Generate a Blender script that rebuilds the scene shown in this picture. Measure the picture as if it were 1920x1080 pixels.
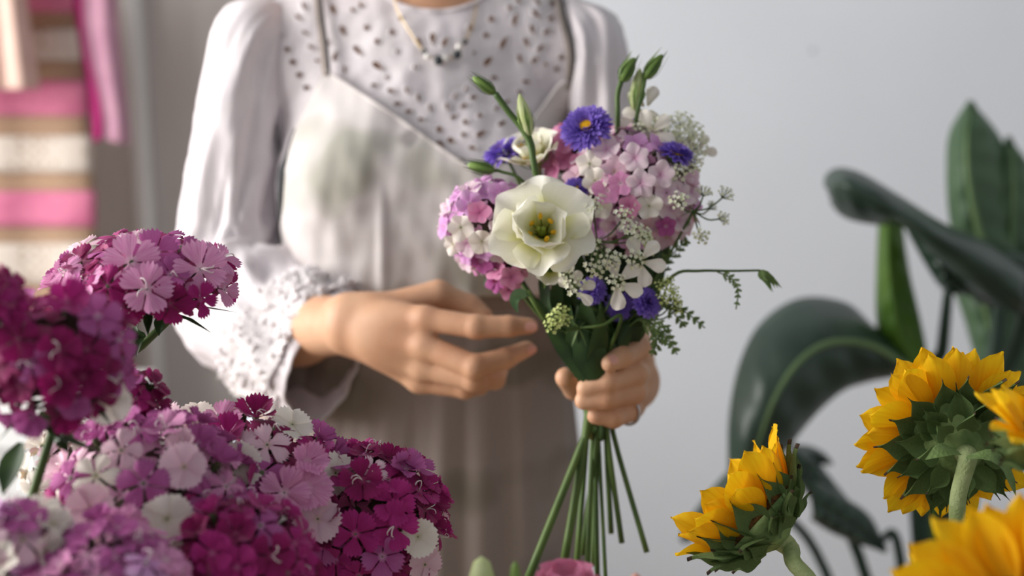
import bpy, bmesh, math, random
import numpy as np
from mathutils import Vector, Matrix, geometry

random.seed(7)
RNG = np.random.default_rng(7)
for o in list(bpy.data.objects):
    bpy.data.objects.remove(o)
SC = bpy.context.scene
COL = SC.collection

# ------------------------------------------------------------------ camera, world, light, exposure
FPX = 2667.0
PITCH = math.radians(8)
CAM = Vector((0, 0, 1.32))
FWD = Vector((0, math.cos(PITCH), -math.sin(PITCH)))
UPV = Vector((0, math.sin(PITCH), math.cos(PITCH)))
RGT = Vector((1, 0, 0))
cam_data = bpy.data.cameras.new('camera')
cam_data.lens = 50.0
cam_data.sensor_width = 36.0
cam_data.clip_start = 0.05
cam_data.dof.use_dof = True
cam_data.dof.focus_distance = 1.01
cam_data.dof.aperture_fstop = 3.0
cam = bpy.data.objects.new('camera', cam_data)
COL.objects.link(cam)
cam.location = CAM
cam.rotation_euler = (math.radians(90) - PITCH, 0, 0)
SC.camera = cam

world = bpy.data.worlds.new('world')
SC.world = world
world.use_nodes = True
bgn = world.node_tree.nodes['Background']
bgn.inputs[0].default_value = (0.93, 0.965, 1.0, 1)
bgn.inputs[1].default_value = 0.41

win_light = bpy.data.lights.new('window_daylight', 'AREA')
win_light.shape = 'RECTANGLE'
win_light.size = 2.0
win_light.size_y = 1.5
win_light.energy = 103
win_light.color = (1.0, 0.97, 0.94)
wl = bpy.data.objects.new('window_daylight', win_light)
COL.objects.link(wl)
wl.location = (-1.75, 1.08, 1.74)
wl.rotation_euler = (0, math.radians(-90), math.radians(-4))

SC.view_settings.view_transform = 'Standard'
SC.view_settings.look = 'None'
SC.view_settings.gamma = 1
SC.view_settings.exposure = 0.0
SC.view_settings.use_curve_mapping = False


# ------------------------------------------------------------------ helpers
def PD(x, y, d):
    """photo pixel at depth d along the viewing axis -> world"""
    return CAM + FWD * d + RGT * ((x - 960) / FPX * d) + UPV * (-(y - 540) / FPX * d)


def PY(x, y, Y):
    """photo pixel on the vertical plane at distance Y -> world"""
    r = FWD + RGT * ((x - 960) / FPX) + UPV * (-(y - 540) / FPX)
    return CAM + r * (Y / r.y)


def project(P):
    """world (N,3) -> photo pixels"""
    q = np.asarray(P) - np.array(CAM)
    d = q @ np.array(FWD)
    return 960 + FPX * (q @ np.array(RGT)) / d, 540 - FPX * (q @ np.array(UPV)) / d


def C(r, g, b):
    def f(v):
        v /= 255.0
        return v / 12.92 if v <= 0.04045 else ((v + 0.055) / 1.055) ** 2.4
    return (f(r), f(g), f(b), 1.0)


WM = {}


def link(name, data, parent=None, world=None, **props):
    o = bpy.data.objects.new(name, data)
    COL.objects.link(o)
    w = world if world is not None else Matrix.Identity(4)
    if parent is not None:
        o.parent = parent
        o.matrix_basis = WM[parent.name].inverted() @ w
    else:
        o.matrix_basis = w
    WM[o.name] = w
    for k, v in props.items():
        o[k] = v
    return o


def thing(name, label, cat, loc, group=None):
    o = link(name, None, None, Matrix.Translation(loc))
    o.empty_display_size = 0.02
    o['label'] = label
    o['category'] = cat
    if group:
        o['group'] = group
    return o


def tag(o, label, cat, group=None):
    o['label'] = label
    o['category'] = cat
    if group:
        o['group'] = group
    return o


def mk(name, verts, faces, mat, smooth=True):
    me = bpy.data.meshes.new(name)
    if isinstance(verts, np.ndarray):
        verts = verts.tolist()
    if isinstance(faces, np.ndarray):
        faces = faces.tolist()
    me.from_pydata(verts, [], faces)
    if smooth:
        me.polygons.foreach_set('use_smooth', [True] * len(me.polygons))
    for m in (mat if isinstance(mat, (list, tuple)) else [mat]):
        me.materials.append(m)
    me.update()
    return me


class Geo:
    def __init__(self):
        self.v, self.f = [], []

    def add(self, vf):
        v, f = vf
        b = len(self.v)
        self.v.extend([tuple(p) for p in v])
        self.f.extend([tuple(i + b for i in q) for q in f])
        return self

    def mesh(self, name, mat, smooth=True):
        return mk(name, self.v, self.f, mat, smooth)


def put(name, geo, mat, parent=None, smooth=True, **props):
    """world-space geometry with its origin at its own middle"""
    v = np.array(geo.v, dtype=float)
    c = (v.min(0) + v.max(0)) / 2
    me = mk(name, v - c, geo.f, mat, smooth)
    return link(name, me, parent, Matrix.Translation(Vector(c)), **props)


def spline(pts, n):
    P = [np.array(p, dtype=float) for p in pts]
    if len(P) == 2:
        return [P[0] + (P[1] - P[0]) * t for t in np.linspace(0, 1, n)]
    Q = [2 * P[0] - P[1]] + P + [2 * P[-1] - P[-2]]
    out = []
    m = len(P) - 1
    for t in np.linspace(0, m, n):
        i = min(int(t), m - 1)
        u = t - i
        a, b, c, d = Q[i], Q[i + 1], Q[i + 2], Q[i + 3]
        out.append(0.5 * ((2 * b) + (-a + c) * u + (2 * a - 5 * b + 4 * c - d) * u * u + (-a + 3 * b - 3 * c + d) * u ** 3))
    return out


def tube(path, rad, n=8, cap=True):
    P = [Vector(p) for p in path]
    m = len(P)
    if not hasattr(rad, '__len__'):
        rad = [rad] * m
    elif len(rad) != m:
        rad = np.interp(np.linspace(0, 1, m), np.linspace(0, 1, len(rad)), rad)
    T = [(P[min(i + 1, m - 1)] - P[max(i - 1, 0)]).normalized() for i in range(m)]
    a = T[0].orthogonal().normalized()
    v, f = [], []
    for i in range(m):
        a = (a - T[i] * a.dot(T[i]))
        a = a.normalized() if a.length > 1e-6 else T[i].orthogonal().normalized()
        b = T[i].cross(a)
        for k in range(n):
            w = 2 * math.pi * k / n
            v.append(P[i] + (a * math.cos(w) + b * math.sin(w)) * rad[i])
    for i in range(m - 1):
        for k in range(n):
            k2 = (k + 1) % n
            f.append((i * n + k, i * n + k2, (i + 1) * n + k2, (i + 1) * n + k))
    if cap:
        f.append(tuple(range(n))[::-1])
        f.append(tuple((m - 1) * n + k for k in range(n)))
    return v, f


def lathe(prof, n=24, M=None):
    """prof: list of (r, z)"""
    v, f = [], []
    for r, z in prof:
        for k in range(n):
            a = 2 * math.pi * k / n
            p = Vector((r * math.cos(a), r * math.sin(a), z))
            v.append(M @ p if M else p)
    for i in range(len(prof) - 1):
        for k in range(n):
            k2 = (k + 1) % n
            f.append((i * n + k, i * n + k2, (i + 1) * n + k2, (i + 1) * n + k))
    if prof[0][0] > 1e-5:
        f.append(tuple(range(n))[::-1])
    if prof[-1][0] > 1e-5:
        f.append(tuple((len(prof) - 1) * n + k for k in range(n)))
    return v, f


def box(c, s):
    v = [(c[0] + s[0] * a / 2, c[1] + s[1] * b / 2, c[2] + s[2] * d / 2) for a in (-1, 1) for b in (-1, 1) for d in (-1, 1)]
    f = [(0, 1, 3, 2), (4, 6, 7, 5), (0, 4, 5, 1), (2, 3, 7, 6), (0, 2, 6, 4), (1, 5, 7, 3)]
    return v, f


def ball(c, r, nu=8, nv=6, M=None):
    prof = [(max(1e-6, math.sin(math.pi * i / nv)), -math.cos(math.pi * i / nv)) for i in range(nv + 1)]
    v, f = lathe(prof, nu)
    rr = Vector(r) if hasattr(r, '__len__') else Vector((r, r, r))
    out = []
    for p in v:
        q = Vector((p[0] * rr.x, p[1] * rr.y, p[2] * rr.z))
        if M:
            q = M @ q
        out.append(q + Vector(c))
    return out, f


def grid_faces(nu, nv):
    return [(j * nu + i, j * nu + i + 1, (j + 1) * nu + i + 1, (j + 1) * nu + i) for j in range(nv - 1) for i in range(nu - 1)]


def frame(pos, n, roll=0.0, s=1.0, up=None):
    n = Vector(n).normalized()
    u = Vector(up) if up is not None else Vector((0, 0, 1))
    x = u - n * u.dot(n)
    if x.length < 1e-4:
        x = Vector((1, 0, 0)) - n * n.x
    x.normalize()
    y = n.cross(x)
    R = Matrix((x, y, n)).transposed().to_4x4()
    return Matrix.Translation(Vector(pos)) @ R @ Matrix.Rotation(roll, 4, 'Z') @ Matrix.Scale(s, 4)


def RX(a): return Matrix.Rotation(math.radians(a), 4, 'X')
def RY(a): return Matrix.Rotation(math.radians(a), 4, 'Y')
def RZ(a): return Matrix.Rotation(math.radians(a), 4, 'Z')


def nz(P, scale, seed=0, octaves=3):
    """smooth pseudo noise in [-1,1] on (N,k) arrays"""
    r = np.random.default_rng(seed)
    P = np.asarray(P, dtype=float)
    out = np.zeros(len(P))
    amp = 1.0
    tot = 0
    for o in range(octaves):
        for _ in range(4):
            w = r.normal(size=P.shape[1])
            w /= np.linalg.norm(w)
            out += amp * np.sin(P @ w * scale * 2 * math.pi * r.uniform(.7, 1.4) + r.uniform(0, 6.28)) / 4 * 1.6
        tot += amp
        amp *= 0.5
        scale *= 2
    return out / tot


# ------------------------------------------------------------------ materials
def nt(name):
    m = bpy.data.materials.new(name)
    m.use_nodes = True
    t = m.node_tree
    return m, t, t.nodes['Principled BSDF'], t.nodes['Material Output']


def mat(name, col, col2=None, rough=.6, spec=.3, scale=40, bump=0., bscale=None, trans=0., stretch=None, sss=0., metal=0., detail=3.):
    m, t, b, out = nt(name)
    N, L = t.nodes, t.links
    b.inputs['Roughness'].default_value = rough
    b.inputs['Specular IOR Level'].default_value = spec
    b.inputs['Metallic'].default_value = metal
    tc = N.new('ShaderNodeTexCoord')
    vec = tc.outputs['Object']
    if stretch:
        mp = N.new('ShaderNodeMapping')
        mp.inputs['Scale'].default_value = stretch
        L.new(vec, mp.inputs[0])
        vec = mp.outputs[0]
    csock = None
    if col2:
        no = N.new('ShaderNodeTexNoise')
        no.inputs['Scale'].default_value = scale
        no.inputs['Detail'].default_value = detail
        L.new(vec, no.inputs['Vector'])
        rp = N.new('ShaderNodeValToRGB')
        rp.color_ramp.elements[0].position = .35
        rp.color_ramp.elements[1].position = .68
        rp.color_ramp.elements[0].color = col
        rp.color_ramp.elements[1].color = col2
        L.new(no.outputs['Fac'], rp.inputs[0])
        csock = rp.outputs[0]
        L.new(csock, b.inputs['Base Color'])
    else:
        b.inputs['Base Color'].default_value = col
    if sss:
        b.inputs['Subsurface Weight'].default_value = sss
        b.inputs['Subsurface Radius'].default_value = (.012, .005, .003)
        b.inputs['Subsurface Scale'].default_value = .6
    if bump:
        nb = N.new('ShaderNodeTexNoise')
        nb.inputs['Scale'].default_value = bscale or scale
        nb.inputs['Detail'].default_value = 3
        L.new(vec, nb.inputs['Vector'])
        bp = N.new('ShaderNodeBump')
        bp.inputs['Strength'].default_value = bump
        bp.inputs['Distance'].default_value = .002
        L.new(nb.outputs['Fac'], bp.inputs['Height'])
        L.new(bp.outputs[0], b.inputs['Normal'])
    if trans:
        tr = N.new('ShaderNodeBsdfTranslucent')
        tr.inputs[0].default_value = col
        if csock:
            L.new(csock, tr.inputs[0])
        mx = N.new('ShaderNodeMixShader')
        mx.inputs[0].default_value = trans
        L.new(b.outputs[0], mx.inputs[1])
        L.new(tr.outputs[0], mx.inputs[2])
        L.new(mx.outputs[0], out.inputs[0])
    return m


def petal_mat(name, stops, vein=.25, veincol=None, trans=.25, rough=.65, vs=9., sheen=0.):
    """colour along the petal (local X 0..1) with lengthwise streaks"""
    m, t, b, out = nt(name)
    N, L = t.nodes, t.links
    b.inputs['Roughness'].default_value = rough
    b.inputs['Specular IOR Level'].default_value = .2
    if sheen:
        b.inputs['Sheen Weight'].default_value = sheen
    tc = N.new('ShaderNodeTexCoord')
    sp = N.new('ShaderNodeSeparateXYZ')
    L.new(tc.outputs['Object'], sp.inputs[0])
    rp = N.new('ShaderNodeValToRGB')
    e = rp.color_ramp.elements
    e[0].position, e[0].color = stops[0]
    e[1].position, e[1].color = stops[-1]
    for p, c in stops[1:-1]:
        k = e.new(p)
        k.color = c
    L.new(sp.outputs['X'], rp.inputs[0])
    # fan-shaped veins: y / (x + .15)
    ad = N.new('ShaderNodeMath')
    ad.operation = 'ADD'
    ad.inputs[1].default_value = .15
    L.new(sp.outputs['X'], ad.inputs[0])
    dv = N.new('ShaderNodeMath')
    dv.operation = 'DIVIDE'
    L.new(sp.outputs['Y'], dv.inputs[0])
    L.new(ad.outputs[0], dv.inputs[1])
    cb = N.new('ShaderNodeCombineXYZ')
    L.new(dv.outputs[0], cb.inputs[1])
    L.new(sp.outputs['X'], cb.inputs[0])
    mp = N.new('ShaderNodeMapping')
    mp.inputs['Scale'].default_value = (.8, vs, 1)
    L.new(cb.outputs[0], mp.inputs[0])
    no = N.new('ShaderNodeTexNoise')
    no.inputs['Scale'].default_value = 1.6
    no.inputs['Detail'].default_value = 4
    L.new(mp.outputs[0], no.inputs['Vector'])
    r2 = N.new('ShaderNodeValToRGB')
    r2.color_ramp.elements[0].position = .42
    r2.color_ramp.elements[1].position = .62
    r2.color_ramp.elements[0].color = (0, 0, 0, 1)
    r2.color_ramp.elements[1].color = (vein, vein, vein, 1)
    L.new(no.outputs['Fac'], r2.inputs[0])
    mx = N.new('ShaderNodeMixRGB')
    L.new(r2.outputs[0], mx.inputs[0])
    L.new(rp.outputs[0], mx.inputs[1])
    mx.inputs[2].default_value = veincol or stops[0][1]
    L.new(mx.outputs[0], b.inputs['Base Color'])
    bp = N.new('ShaderNodeBump')
    bp.inputs['Strength'].default_value = .25
    bp.inputs['Distance'].default_value = .001
    L.new(no.outputs['Fac'], bp.inputs['Height'])
    L.new(bp.outputs[0], b.inputs['Normal'])
    tr = N.new('ShaderNodeBsdfTranslucent')
    L.new(mx.outputs[0], tr.inputs[0])
    ms = N.new('ShaderNodeMixShader')
    ms.inputs[0].default_value = trans
    L.new(b.outputs[0], ms.inputs[1])
    L.new(tr.outputs[0], ms.inputs[2])
    L.new(ms.outputs[0], out.inputs[0])
    return m


M = {}
M['wall'] = mat('wall_paint', C(228, 231, 236), C(232, 235, 240), rough=.85, scale=3, bump=.06, bscale=120)
M['dim_wall'] = mat('dim_wall_paint', C(212, 204, 199), C(216, 208, 203), rough=.6, scale=4)  # wall tone with the weaker light at left put into the colour
M['trim'] = mat('trim_paint', C(240, 236, 232), C(234, 230, 226), rough=.5, scale=5)
M['floor'] = mat('floor_boards', C(150, 132, 115), C(128, 110, 95), rough=.5, scale=6, stretch=(1, 12, 1))
M['blouse'] = mat('white_cotton', C(238, 231, 233), C(230, 222, 226), rough=.9, spec=.1, scale=25, bump=.25, bscale=900, trans=.12)
M['lace'] = mat('white_lace', C(246, 241, 241), C(228, 221, 222), rough=.95, spec=.1, scale=160, bump=.9, bscale=260, trans=.1)
M['skin'] = mat('skin', C(208, 164, 132), C(198, 148, 116), rough=.5, spec=.35, scale=28, bump=.08, bscale=500, sss=.12)
M['nail'] = mat('nail', C(222, 165, 150), rough=.28, spec=.5)
M['lip'] = mat('lip', C(180, 96, 92), rough=.4)
M['hair'] = mat('hair', C(62, 42, 32), C(84, 58, 42), rough=.45, scale=60, stretch=(1, 1, .1))
M['eye'] = mat('eye', C(60, 45, 38), rough=.2, spec=.6)
M['jeans'] = mat('light_denim', C(206, 216, 228), C(178, 194, 212), rough=.85, scale=14, bump=.5, bscale=700)
M['patch'] = mat('tan_leather', C(176, 138, 112), C(160, 122, 98), rough=.6, scale=50)
M['shoe'] = mat('white_canvas', C(226, 224, 220), rough=.8)
M['sole'] = mat('rubber_sole', C(200, 196, 190), rough=.7)
M['gold'] = mat('gold_chain', C(226, 200, 150), rough=.3, metal=.9)
M['bead_dark'] = mat('dark_bead', C(38, 46, 50), rough=.15, spec=.6)
M['bead_pearl'] = mat('pearl_bead', C(240, 236, 230), rough=.2, spec=.6)
M['silver'] = mat('silver', C(200, 200, 205), rough=.25, metal=1)
M['stem'] = mat('stem_green', C(86, 108, 52), C(60, 84, 40), rough=.5, scale=50, stretch=(1, 1, .2))
M['stem_dark'] = mat('stem_dark_green', C(52, 74, 38), C(36, 56, 28), rough=.5, scale=50)
M['stem_olive'] = mat('stem_olive', C(124, 128, 72), C(98, 92, 56), rough=.5, scale=35)
M['leaf'] = mat('leaf_green', C(58, 84, 44), C(40, 62, 34), rough=.45, scale=40, trans=.2)
M['leaf_pale'] = mat('leaf_pale', C(104, 134, 96), C(80, 112, 74), rough=.5, scale=40, trans=.2)
M['leaf_fern'] = mat('feathery_green', C(118, 140, 82), C(86, 110, 58), rough=.55, scale=60, trans=.2)
M['calyx'] = mat('calyx_green', C(92, 112, 62), C(70, 60, 58), rough=.55, scale=80)
M['bud'] = mat('bud_green', C(122, 148, 74), C(96, 124, 58), rough=.5, scale=60)
M['bud_pale'] = mat('bud_pale', C(214, 220, 170), C(186, 200, 128), rough=.5, scale=60, trans=.2)
M['stamen'] = mat('pale_stamen', C(238, 226, 224), rough=.5)
M['anther'] = mat('yellow_anther', C(240, 190, 30), C(216, 160, 20), rough=.6, scale=300)
M['pistil'] = mat('green_pistil', C(120, 132, 44), rough=.5)
M['aster_disc'] = mat('aster_disc', C(250, 196, 24), C(232, 160, 16), rough=.7, scale=400)
M['aster'] = mat('violet_ray', C(152, 126, 216), C(120, 90, 196), rough=.6, scale=90, trans=.25)
M['umbel'] = mat('white_umbel', C(244, 243, 226), C(214, 218, 172), rough=.6, scale=200, trans=.25)
M['umbel_green'] = mat('green_umbel', C(214, 220, 150), C(180, 196, 104), rough=.6, scale=200, trans=.2)
M['sun_bract'] = mat('sunflower_bract', C(118, 142, 86), C(86, 110, 58), rough=.7, scale=60, bump=.5, bscale=400, trans=.08)
M['sun_back'] = mat('sunflower_receptacle', C(150, 172, 110), C(86, 114, 62), rough=.8, scale=40, bump=.6, bscale=300)
M['sun_disc'] = mat('sunflower_disc', C(70, 46, 22), C(110, 74, 28), rough=.8, scale=250, bump=1., bscale=300)
M['sun_stem'] = mat('sunflower_stem', C(168, 182, 130), C(132, 150, 92), rough=.8, scale=60, bump=.6, bscale=500)
M['bract_tip'] = mat('withered_tip', C(66, 52, 40), rough=.8)
M['big_leaf'] = mat('paradise_leaf', C(52, 74, 60), C(44, 62, 52), rough=.36, spec=.5, scale=10, stretch=(1, 1, 3))
M['big_leaf_b'] = mat('paradise_leaf_pale', C(92, 120, 88), C(76, 104, 74), rough=.45, spec=.4, scale=10, trans=.15)
M['big_leaf_y'] = mat('paradise_leaf_young', C(98, 136, 44), C(76, 116, 34), rough=.45, spec=.4, scale=8, trans=.25)
M['midrib'] = mat('leaf_midrib', C(120, 146, 98), C(100, 128, 84), rough=.45, scale=20)
M['petiole'] = mat('leaf_petiole', C(52, 74, 62), C(44, 62, 50), rough=.45, scale=20)
M['burlap'] = mat('burlap', C(182, 152, 128), C(164, 134, 110), rough=.95, spec=.05, scale=300, bump=.8, bscale=500)
M['pink_ribbon'] = mat('pink_ribbon', C(208, 120, 150), C(198, 108, 140), rough=.7, scale=30)
M['peach'] = mat('peach_cloth', C(236, 206, 192), C(226, 194, 180), rough=.9, scale=20, trans=.2)
M['mauve'] = mat('mauve_cloth', C(182, 138, 156), C(168, 122, 142), rough=.85, scale=20, trans=.1)
M['plum'] = mat('plum_cloth', C(160, 40, 104), C(144, 32, 92), rough=.85, scale=20)
M['wood'] = mat('table_wood', C(190, 160, 128), C(164, 132, 100), rough=.55, scale=8, stretch=(1, 10, 1), bump=.3)
M['white_board'] = mat('white_lacquer', C(240, 240, 238), rough=.5)
M['zinc'] = mat('zinc', C(170, 174, 178), C(150, 154, 158), rough=.4, metal=.8, scale=20)
M['pot'] = mat('pot_ceramic', C(206, 204, 200), C(196, 192, 188), rough=.5, scale=10)
M['soil'] = mat('soil', C(60, 46, 36), C(40, 30, 24), rough=.95, scale=80, bump=1)


def lace_ribbon_mat():
    m, t, b, out = nt('lace_ribbon')
    N, L = t.nodes, t.links
    b.inputs['Roughness'].default_value = .95
    tc = N.new('ShaderNodeTexCoord')
    vo = N.new('ShaderNodeTexVoronoi')
    vo.inputs['Scale'].default_value = 55
    vo.inputs['Randomness'].default_value = .25
    L.new(tc.outputs['Object'], vo.inputs['Vector'])
    rp = N.new('ShaderNodeValToRGB')
    rp.color_ramp.elements[0].position = .22
    rp.color_ramp.elements[1].position = .34
    rp.color_ramp.elements[0].color = C(160, 136, 114)
    rp.color_ramp.elements[1].color = C(208, 196, 184)
    L.new(vo.outputs['Distance'], rp.inputs[0])
    L.new(rp.outputs[0], b.inputs['Base Color'])
    return m


M['lace_ribbon'] = lace_ribbon_mat()


def apron_mat(name, base, base2, leafc, dark):
    """off-white linen printed with large faint leaves, twigs and a few grey berries"""
    m, t, b, out = nt(name)
    N, L = t.nodes, t.links
    b.inputs['Roughness'].default_value = .9
    b.inputs['Specular IOR Level'].default_value = .1
    tc = N.new('ShaderNodeTexCoord')
    nd = N.new('ShaderNodeTexNoise')
    nd.inputs['Scale'].default_value = 9
    L.new(tc.outputs['Object'], nd.inputs['Vector'])
    mix = N.new('ShaderNodeMixRGB')
    mix.inputs[0].default_value = .12
    L.new(tc.outputs['Object'], mix.inputs[1])
    L.new(nd.outputs['Color'], mix.inputs[2])

    def layer(scale, stretch, rot, lo, hi):
        mp = N.new('ShaderNodeMapping')
        mp.inputs['Scale'].default_value = stretch
        mp.inputs['Rotation'].default_value = (0, rot, 0)
        L.new(mix.outputs[0], mp.inputs[0])
        vo = N.new('ShaderNodeTexVoronoi')
        vo.inputs['Scale'].default_value = scale
        L.new(mp.outputs[0], vo.inputs['Vector'])
        r = N.new('ShaderNodeValToRGB')
        r.color_ramp.elements[0].position = lo
        r.color_ramp.elements[1].position = hi
        r.color_ramp.elements[0].color = (1, 1, 1, 1)
        r.color_ramp.elements[1].color = (0, 0, 0, 1)
        L.new(vo.outputs['Distance'], r.inputs[0])
        return r.outputs[0]
    a = layer(7, (1.0, .3, 2.0), .7, .22, .40)
    c = layer(6.5, (2.2, .3, 1.0), -.5, .18, .34)
    d = layer(11, (1, .3, 1), .2, .10, .16)
    cur = N.new('ShaderNodeValToRGB')
    cur.color_ramp.elements[0].color = base
    cur.color_ramp.elements[1].color = base2
    L.new(nd.outputs['Fac'], cur.inputs[0])
    sock = cur.outputs[0]
    for mask, colr, k in ((a, leafc, .65), (c, dark, .38), (d, dark, .6)):
        mu = N.new('ShaderNodeMath')
        mu.operation = 'MULTIPLY'
        mu.inputs[1].default_value = k
        L.new(mask, mu.inputs[0])
        mm = N.new('ShaderNodeMixRGB')
        L.new(mu.outputs[0], mm.inputs[0])
        L.new(sock, mm.inputs[1])
        mm.inputs[2].default_value = colr
        sock = mm.outputs[0]
    L.new(sock, b.inputs['Base Color'])
    nb = N.new('ShaderNodeTexNoise')
    nb.inputs['Scale'].default_value = 800
    L.new(tc.outputs['Object'], nb.inputs['Vector'])
    bp = N.new('ShaderNodeBump')
    bp.inputs['Strength'].default_value = .3
    bp.inputs['Distance'].default_value = .001
    L.new(nb.outputs['Fac'], bp.inputs['Height'])
    L.new(bp.outputs[0], b.inputs['Normal'])
    return m


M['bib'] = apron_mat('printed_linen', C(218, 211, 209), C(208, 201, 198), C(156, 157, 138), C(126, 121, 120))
M['skirt'] = apron_mat('printed_linen_shaded', C(160, 149, 143), C(148, 137, 130), C(112, 106, 90), C(92, 86, 86))  # apron linen with the shade on the skirt darkened into its colour

# ------------------------------------------------------------------ the room
YW = 2.62
wall = link('wall_back', mk('wall_back', *box((0.6, YW + .05, 1.3), (4.6, .1, 2.6)), M['wall'], False), kind='structure')
fl = link('floor', mk('floor', *box((.5, 1.0, -.03), (5.0, 3.4, .06)), M['floor'], False), kind='structure')
g = Geo()
XL = -1.55
# left wall around a big window
g.add(box((XL - .06, 1.15, .46), (.12, 3.0, .92)))
g.add(box((XL - .06, 1.15, 2.53), (.12, 3.0, .14)))
g.add(box((XL - .06, -.13, 1.69), (.12, .44, 1.54)))
g.add(box((XL - .06, 2.4, 1.69), (.12, .5, 1.54)))
link('wall_left', g.mesh('wall_left', M['wall'], False), kind='structure')
g = Geo()
y0, y1, z0, z1 = .09, 2.15, .92, 2.46
g.add(box((XL - .06, (y0 + y1) / 2, z0 + .02), (.1, y1 - y0, .04)))
g.add(box((XL - .06, (y0 + y1) / 2, z1 - .02), (.1, y1 - y0, .04)))
for yy in (y0 + .02, (y0 + y1) / 2, y1 - .02):
    g.add(box((XL - .06, yy, (z0 + z1) / 2), (.08, .04, z1 - z0 - .08)))
w1 = link('window_1', g.mesh('window_1', M['white_board'], False), kind='structure')
# added panel, its warm grey standing for the dimmer left wall, and a post
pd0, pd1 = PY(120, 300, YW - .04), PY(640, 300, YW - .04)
link('dim_wall_panel', mk('dim_wall_panel', *box(((-1.1 + pd1.x) / 2, YW - .015, 1.05), (pd1.x + 1.1, .03, 2.1)), M['dim_wall'], False), kind='structure')
a, b = PY(248, 0, YW - .05), PY(276, 470, YW - .05)
dirv = (b - a)
top, bot = a - dirv * .6, a + dirv * ((a.z - .0) / (a.z - b.z))
g = Geo()
g.add(tube([top, bot], [.017, .017], 14))
link('trim_1', g.mesh('trim_1', M['trim']), kind='structure')
# dark nail mark on the wall
pm = PY(1523, 95, YW)
tag(link('wall_nail', mk('wall_nail', *ball((0, 0, 0), (.004, .004, .004)), M['silver']), None, Matrix.Translation(pm)),
    'tiny grey nail high on the plain wall right of the woman', 'nail')

# ------------------------------------------------------------------ textiles hung at the left
YT = 2.36


def cloth_panel(edgeL, edgeR, Y, nu=24, nv=30, fold=.01, nf=5, seed=0, thick=.003):
    """loft between two pixel polylines, hanging folds in depth"""
    eL = spline([(x, y, 0) for x, y in edgeL], nv)
    eR = spline([(x, y, 0) for x, y in edgeR], nv)
    v = []
    for j in range(nv):
        for i in range(nu):
            u = i / (nu - 1)
            q = eL[j] * (1 - u) + eR[j] * u
            yy = Y + fold * math.sin(u * nf * 2 * math.pi + seed + .6 * j / nv)
            v.append(PY(q[0], q[1], yy))
    f = grid_faces(nu, nv)
    n = len(v)
    v2 = [p + Vector((0, thick, 0)) for p in v]
    f2 = [tuple(i + n for i in reversed(q)) for q in f]
    rim = []
    bnd = [i for i in range(nu)] + [j * nu + nu - 1 for j in range(1, nv)] + [(nv - 1) * nu + i for i in range(nu - 2, -1, -1)] + [j * nu for j in range(nv - 2, 0, -1)]
    for k in range(len(bnd)):
        p, q = bnd[k], bnd[(k + 1) % len(bnd)]
        rim.append((q, p, p + n, q + n))
    return v + v2, f + f2 + rim


rail = Geo()
ra_, rb_ = PY(-300, -160, YT), PY(262, -160, YT)
rail.add(tube([ra_, rb_], .009, 12))
for xx in (ra_.x + .05, rb_.x - .05):
    rail.add(tube([Vector((xx, YT, ra_.z)), Vector((xx, YW, ra_.z))], .006, 8))
tag(put('hanging_rail', rail, M['zinc']), 'metal wall rail above the hanging ribbon cloth and scarves', 'rail')

bur = thing('burlap_hanging', 'brown burlap hanging with pink ribbon and white lace bands at left edge', 'textile', PY(40, 900, YT))
bp0 = Geo().add(cloth_panel([(-260, -165), (-260, 960)], [(150, -165), (162, 200), (178, 420), (182, 960)], YT, fold=.006, nf=3))
put('burlap_cloth', bp0, M['burlap'], bur)
for (ya, yb, kind) in ((-14, 22, 'pink'), (56, 112, 'lace'), (152, 216, 'pink'), (256, 322, 'lace'), (360, 424, 'pink'), (458, 532, 'lace'), (580, 640, 'pink'), (690, 750, 'lace')):
    xa = np.interp((ya + yb) / 2, [-165, 200, 420, 960], [150, 162, 178, 182]) + 4
    gg = Geo().add(cloth_panel([(-262, ya), (-262, yb)], [(xa, ya - 2), (xa, yb + 1)], YT - .007, nv=5, fold=.006, nf=3, thick=.002))
    put('pink_ribbon' if kind == 'pink' else 'lace_ribbon', gg, M['pink_ribbon'] if kind == 'pink' else M['lace_ribbon'], bur)

pc = Geo().add(cloth_panel([(-150, -165), (-150, 0), (-140, 172)], [(36, -165), (50, 0), (74, 166)], YT - .10, fold=.014, nf=3, seed=1))
tag(put('peach_cloth', pc, M['peach']), 'pale peach cloth hanging at the top left corner in front of burlap', 'cloth')
sf = thing('scarf', 'mauve scarf with plum lining hanging beside the burlap cloth', 'scarf', PY(220, 270, YT - .06))
gg = Geo().add(cloth_panel([(150, -165), (160, 60), (190, 200), (196, 262)], [(212, -165), (222, 60), (240, 220), (243, 272)], YT - .06, fold=.005, nf=1.2))
put('scarf_front', gg, M['mauve'], sf)
gg = Geo().add(cloth_panel([(118, -165), (142, 40), (164, 180), (172, 268)], [(160, -165), (172, 40), (196, 200), (194, 258)], YT - .035, fold=.006, nf=1))
put('scarf_lining', gg, M['plum'], sf)

# white cabinet in the background, lower left
g = Geo()
ca, cb = PY(-500, 792, 1.95), PY(168, 792, 1.95)
g.add(box(((ca.x + cb.x) / 2, 2.12, cb.z - .015), (cb.x - ca.x, .40, .03)))
cab = thing('white_cabinet', 'white cabinet behind the magenta flowers at lower left', 'cabinet', Vector(((ca.x + cb.x) / 2, 2.12, 0)))
put('cabinet_top', g, M['white_board'], cab, False)
g = Geo().add(box(((ca.x + cb.x) / 2, 2.12, (cb.z - .03) / 2), (cb.x - ca.x - .03, .38, cb.z - .03)))
put('cabinet_body', g, M['white_board'], cab, False)

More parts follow.
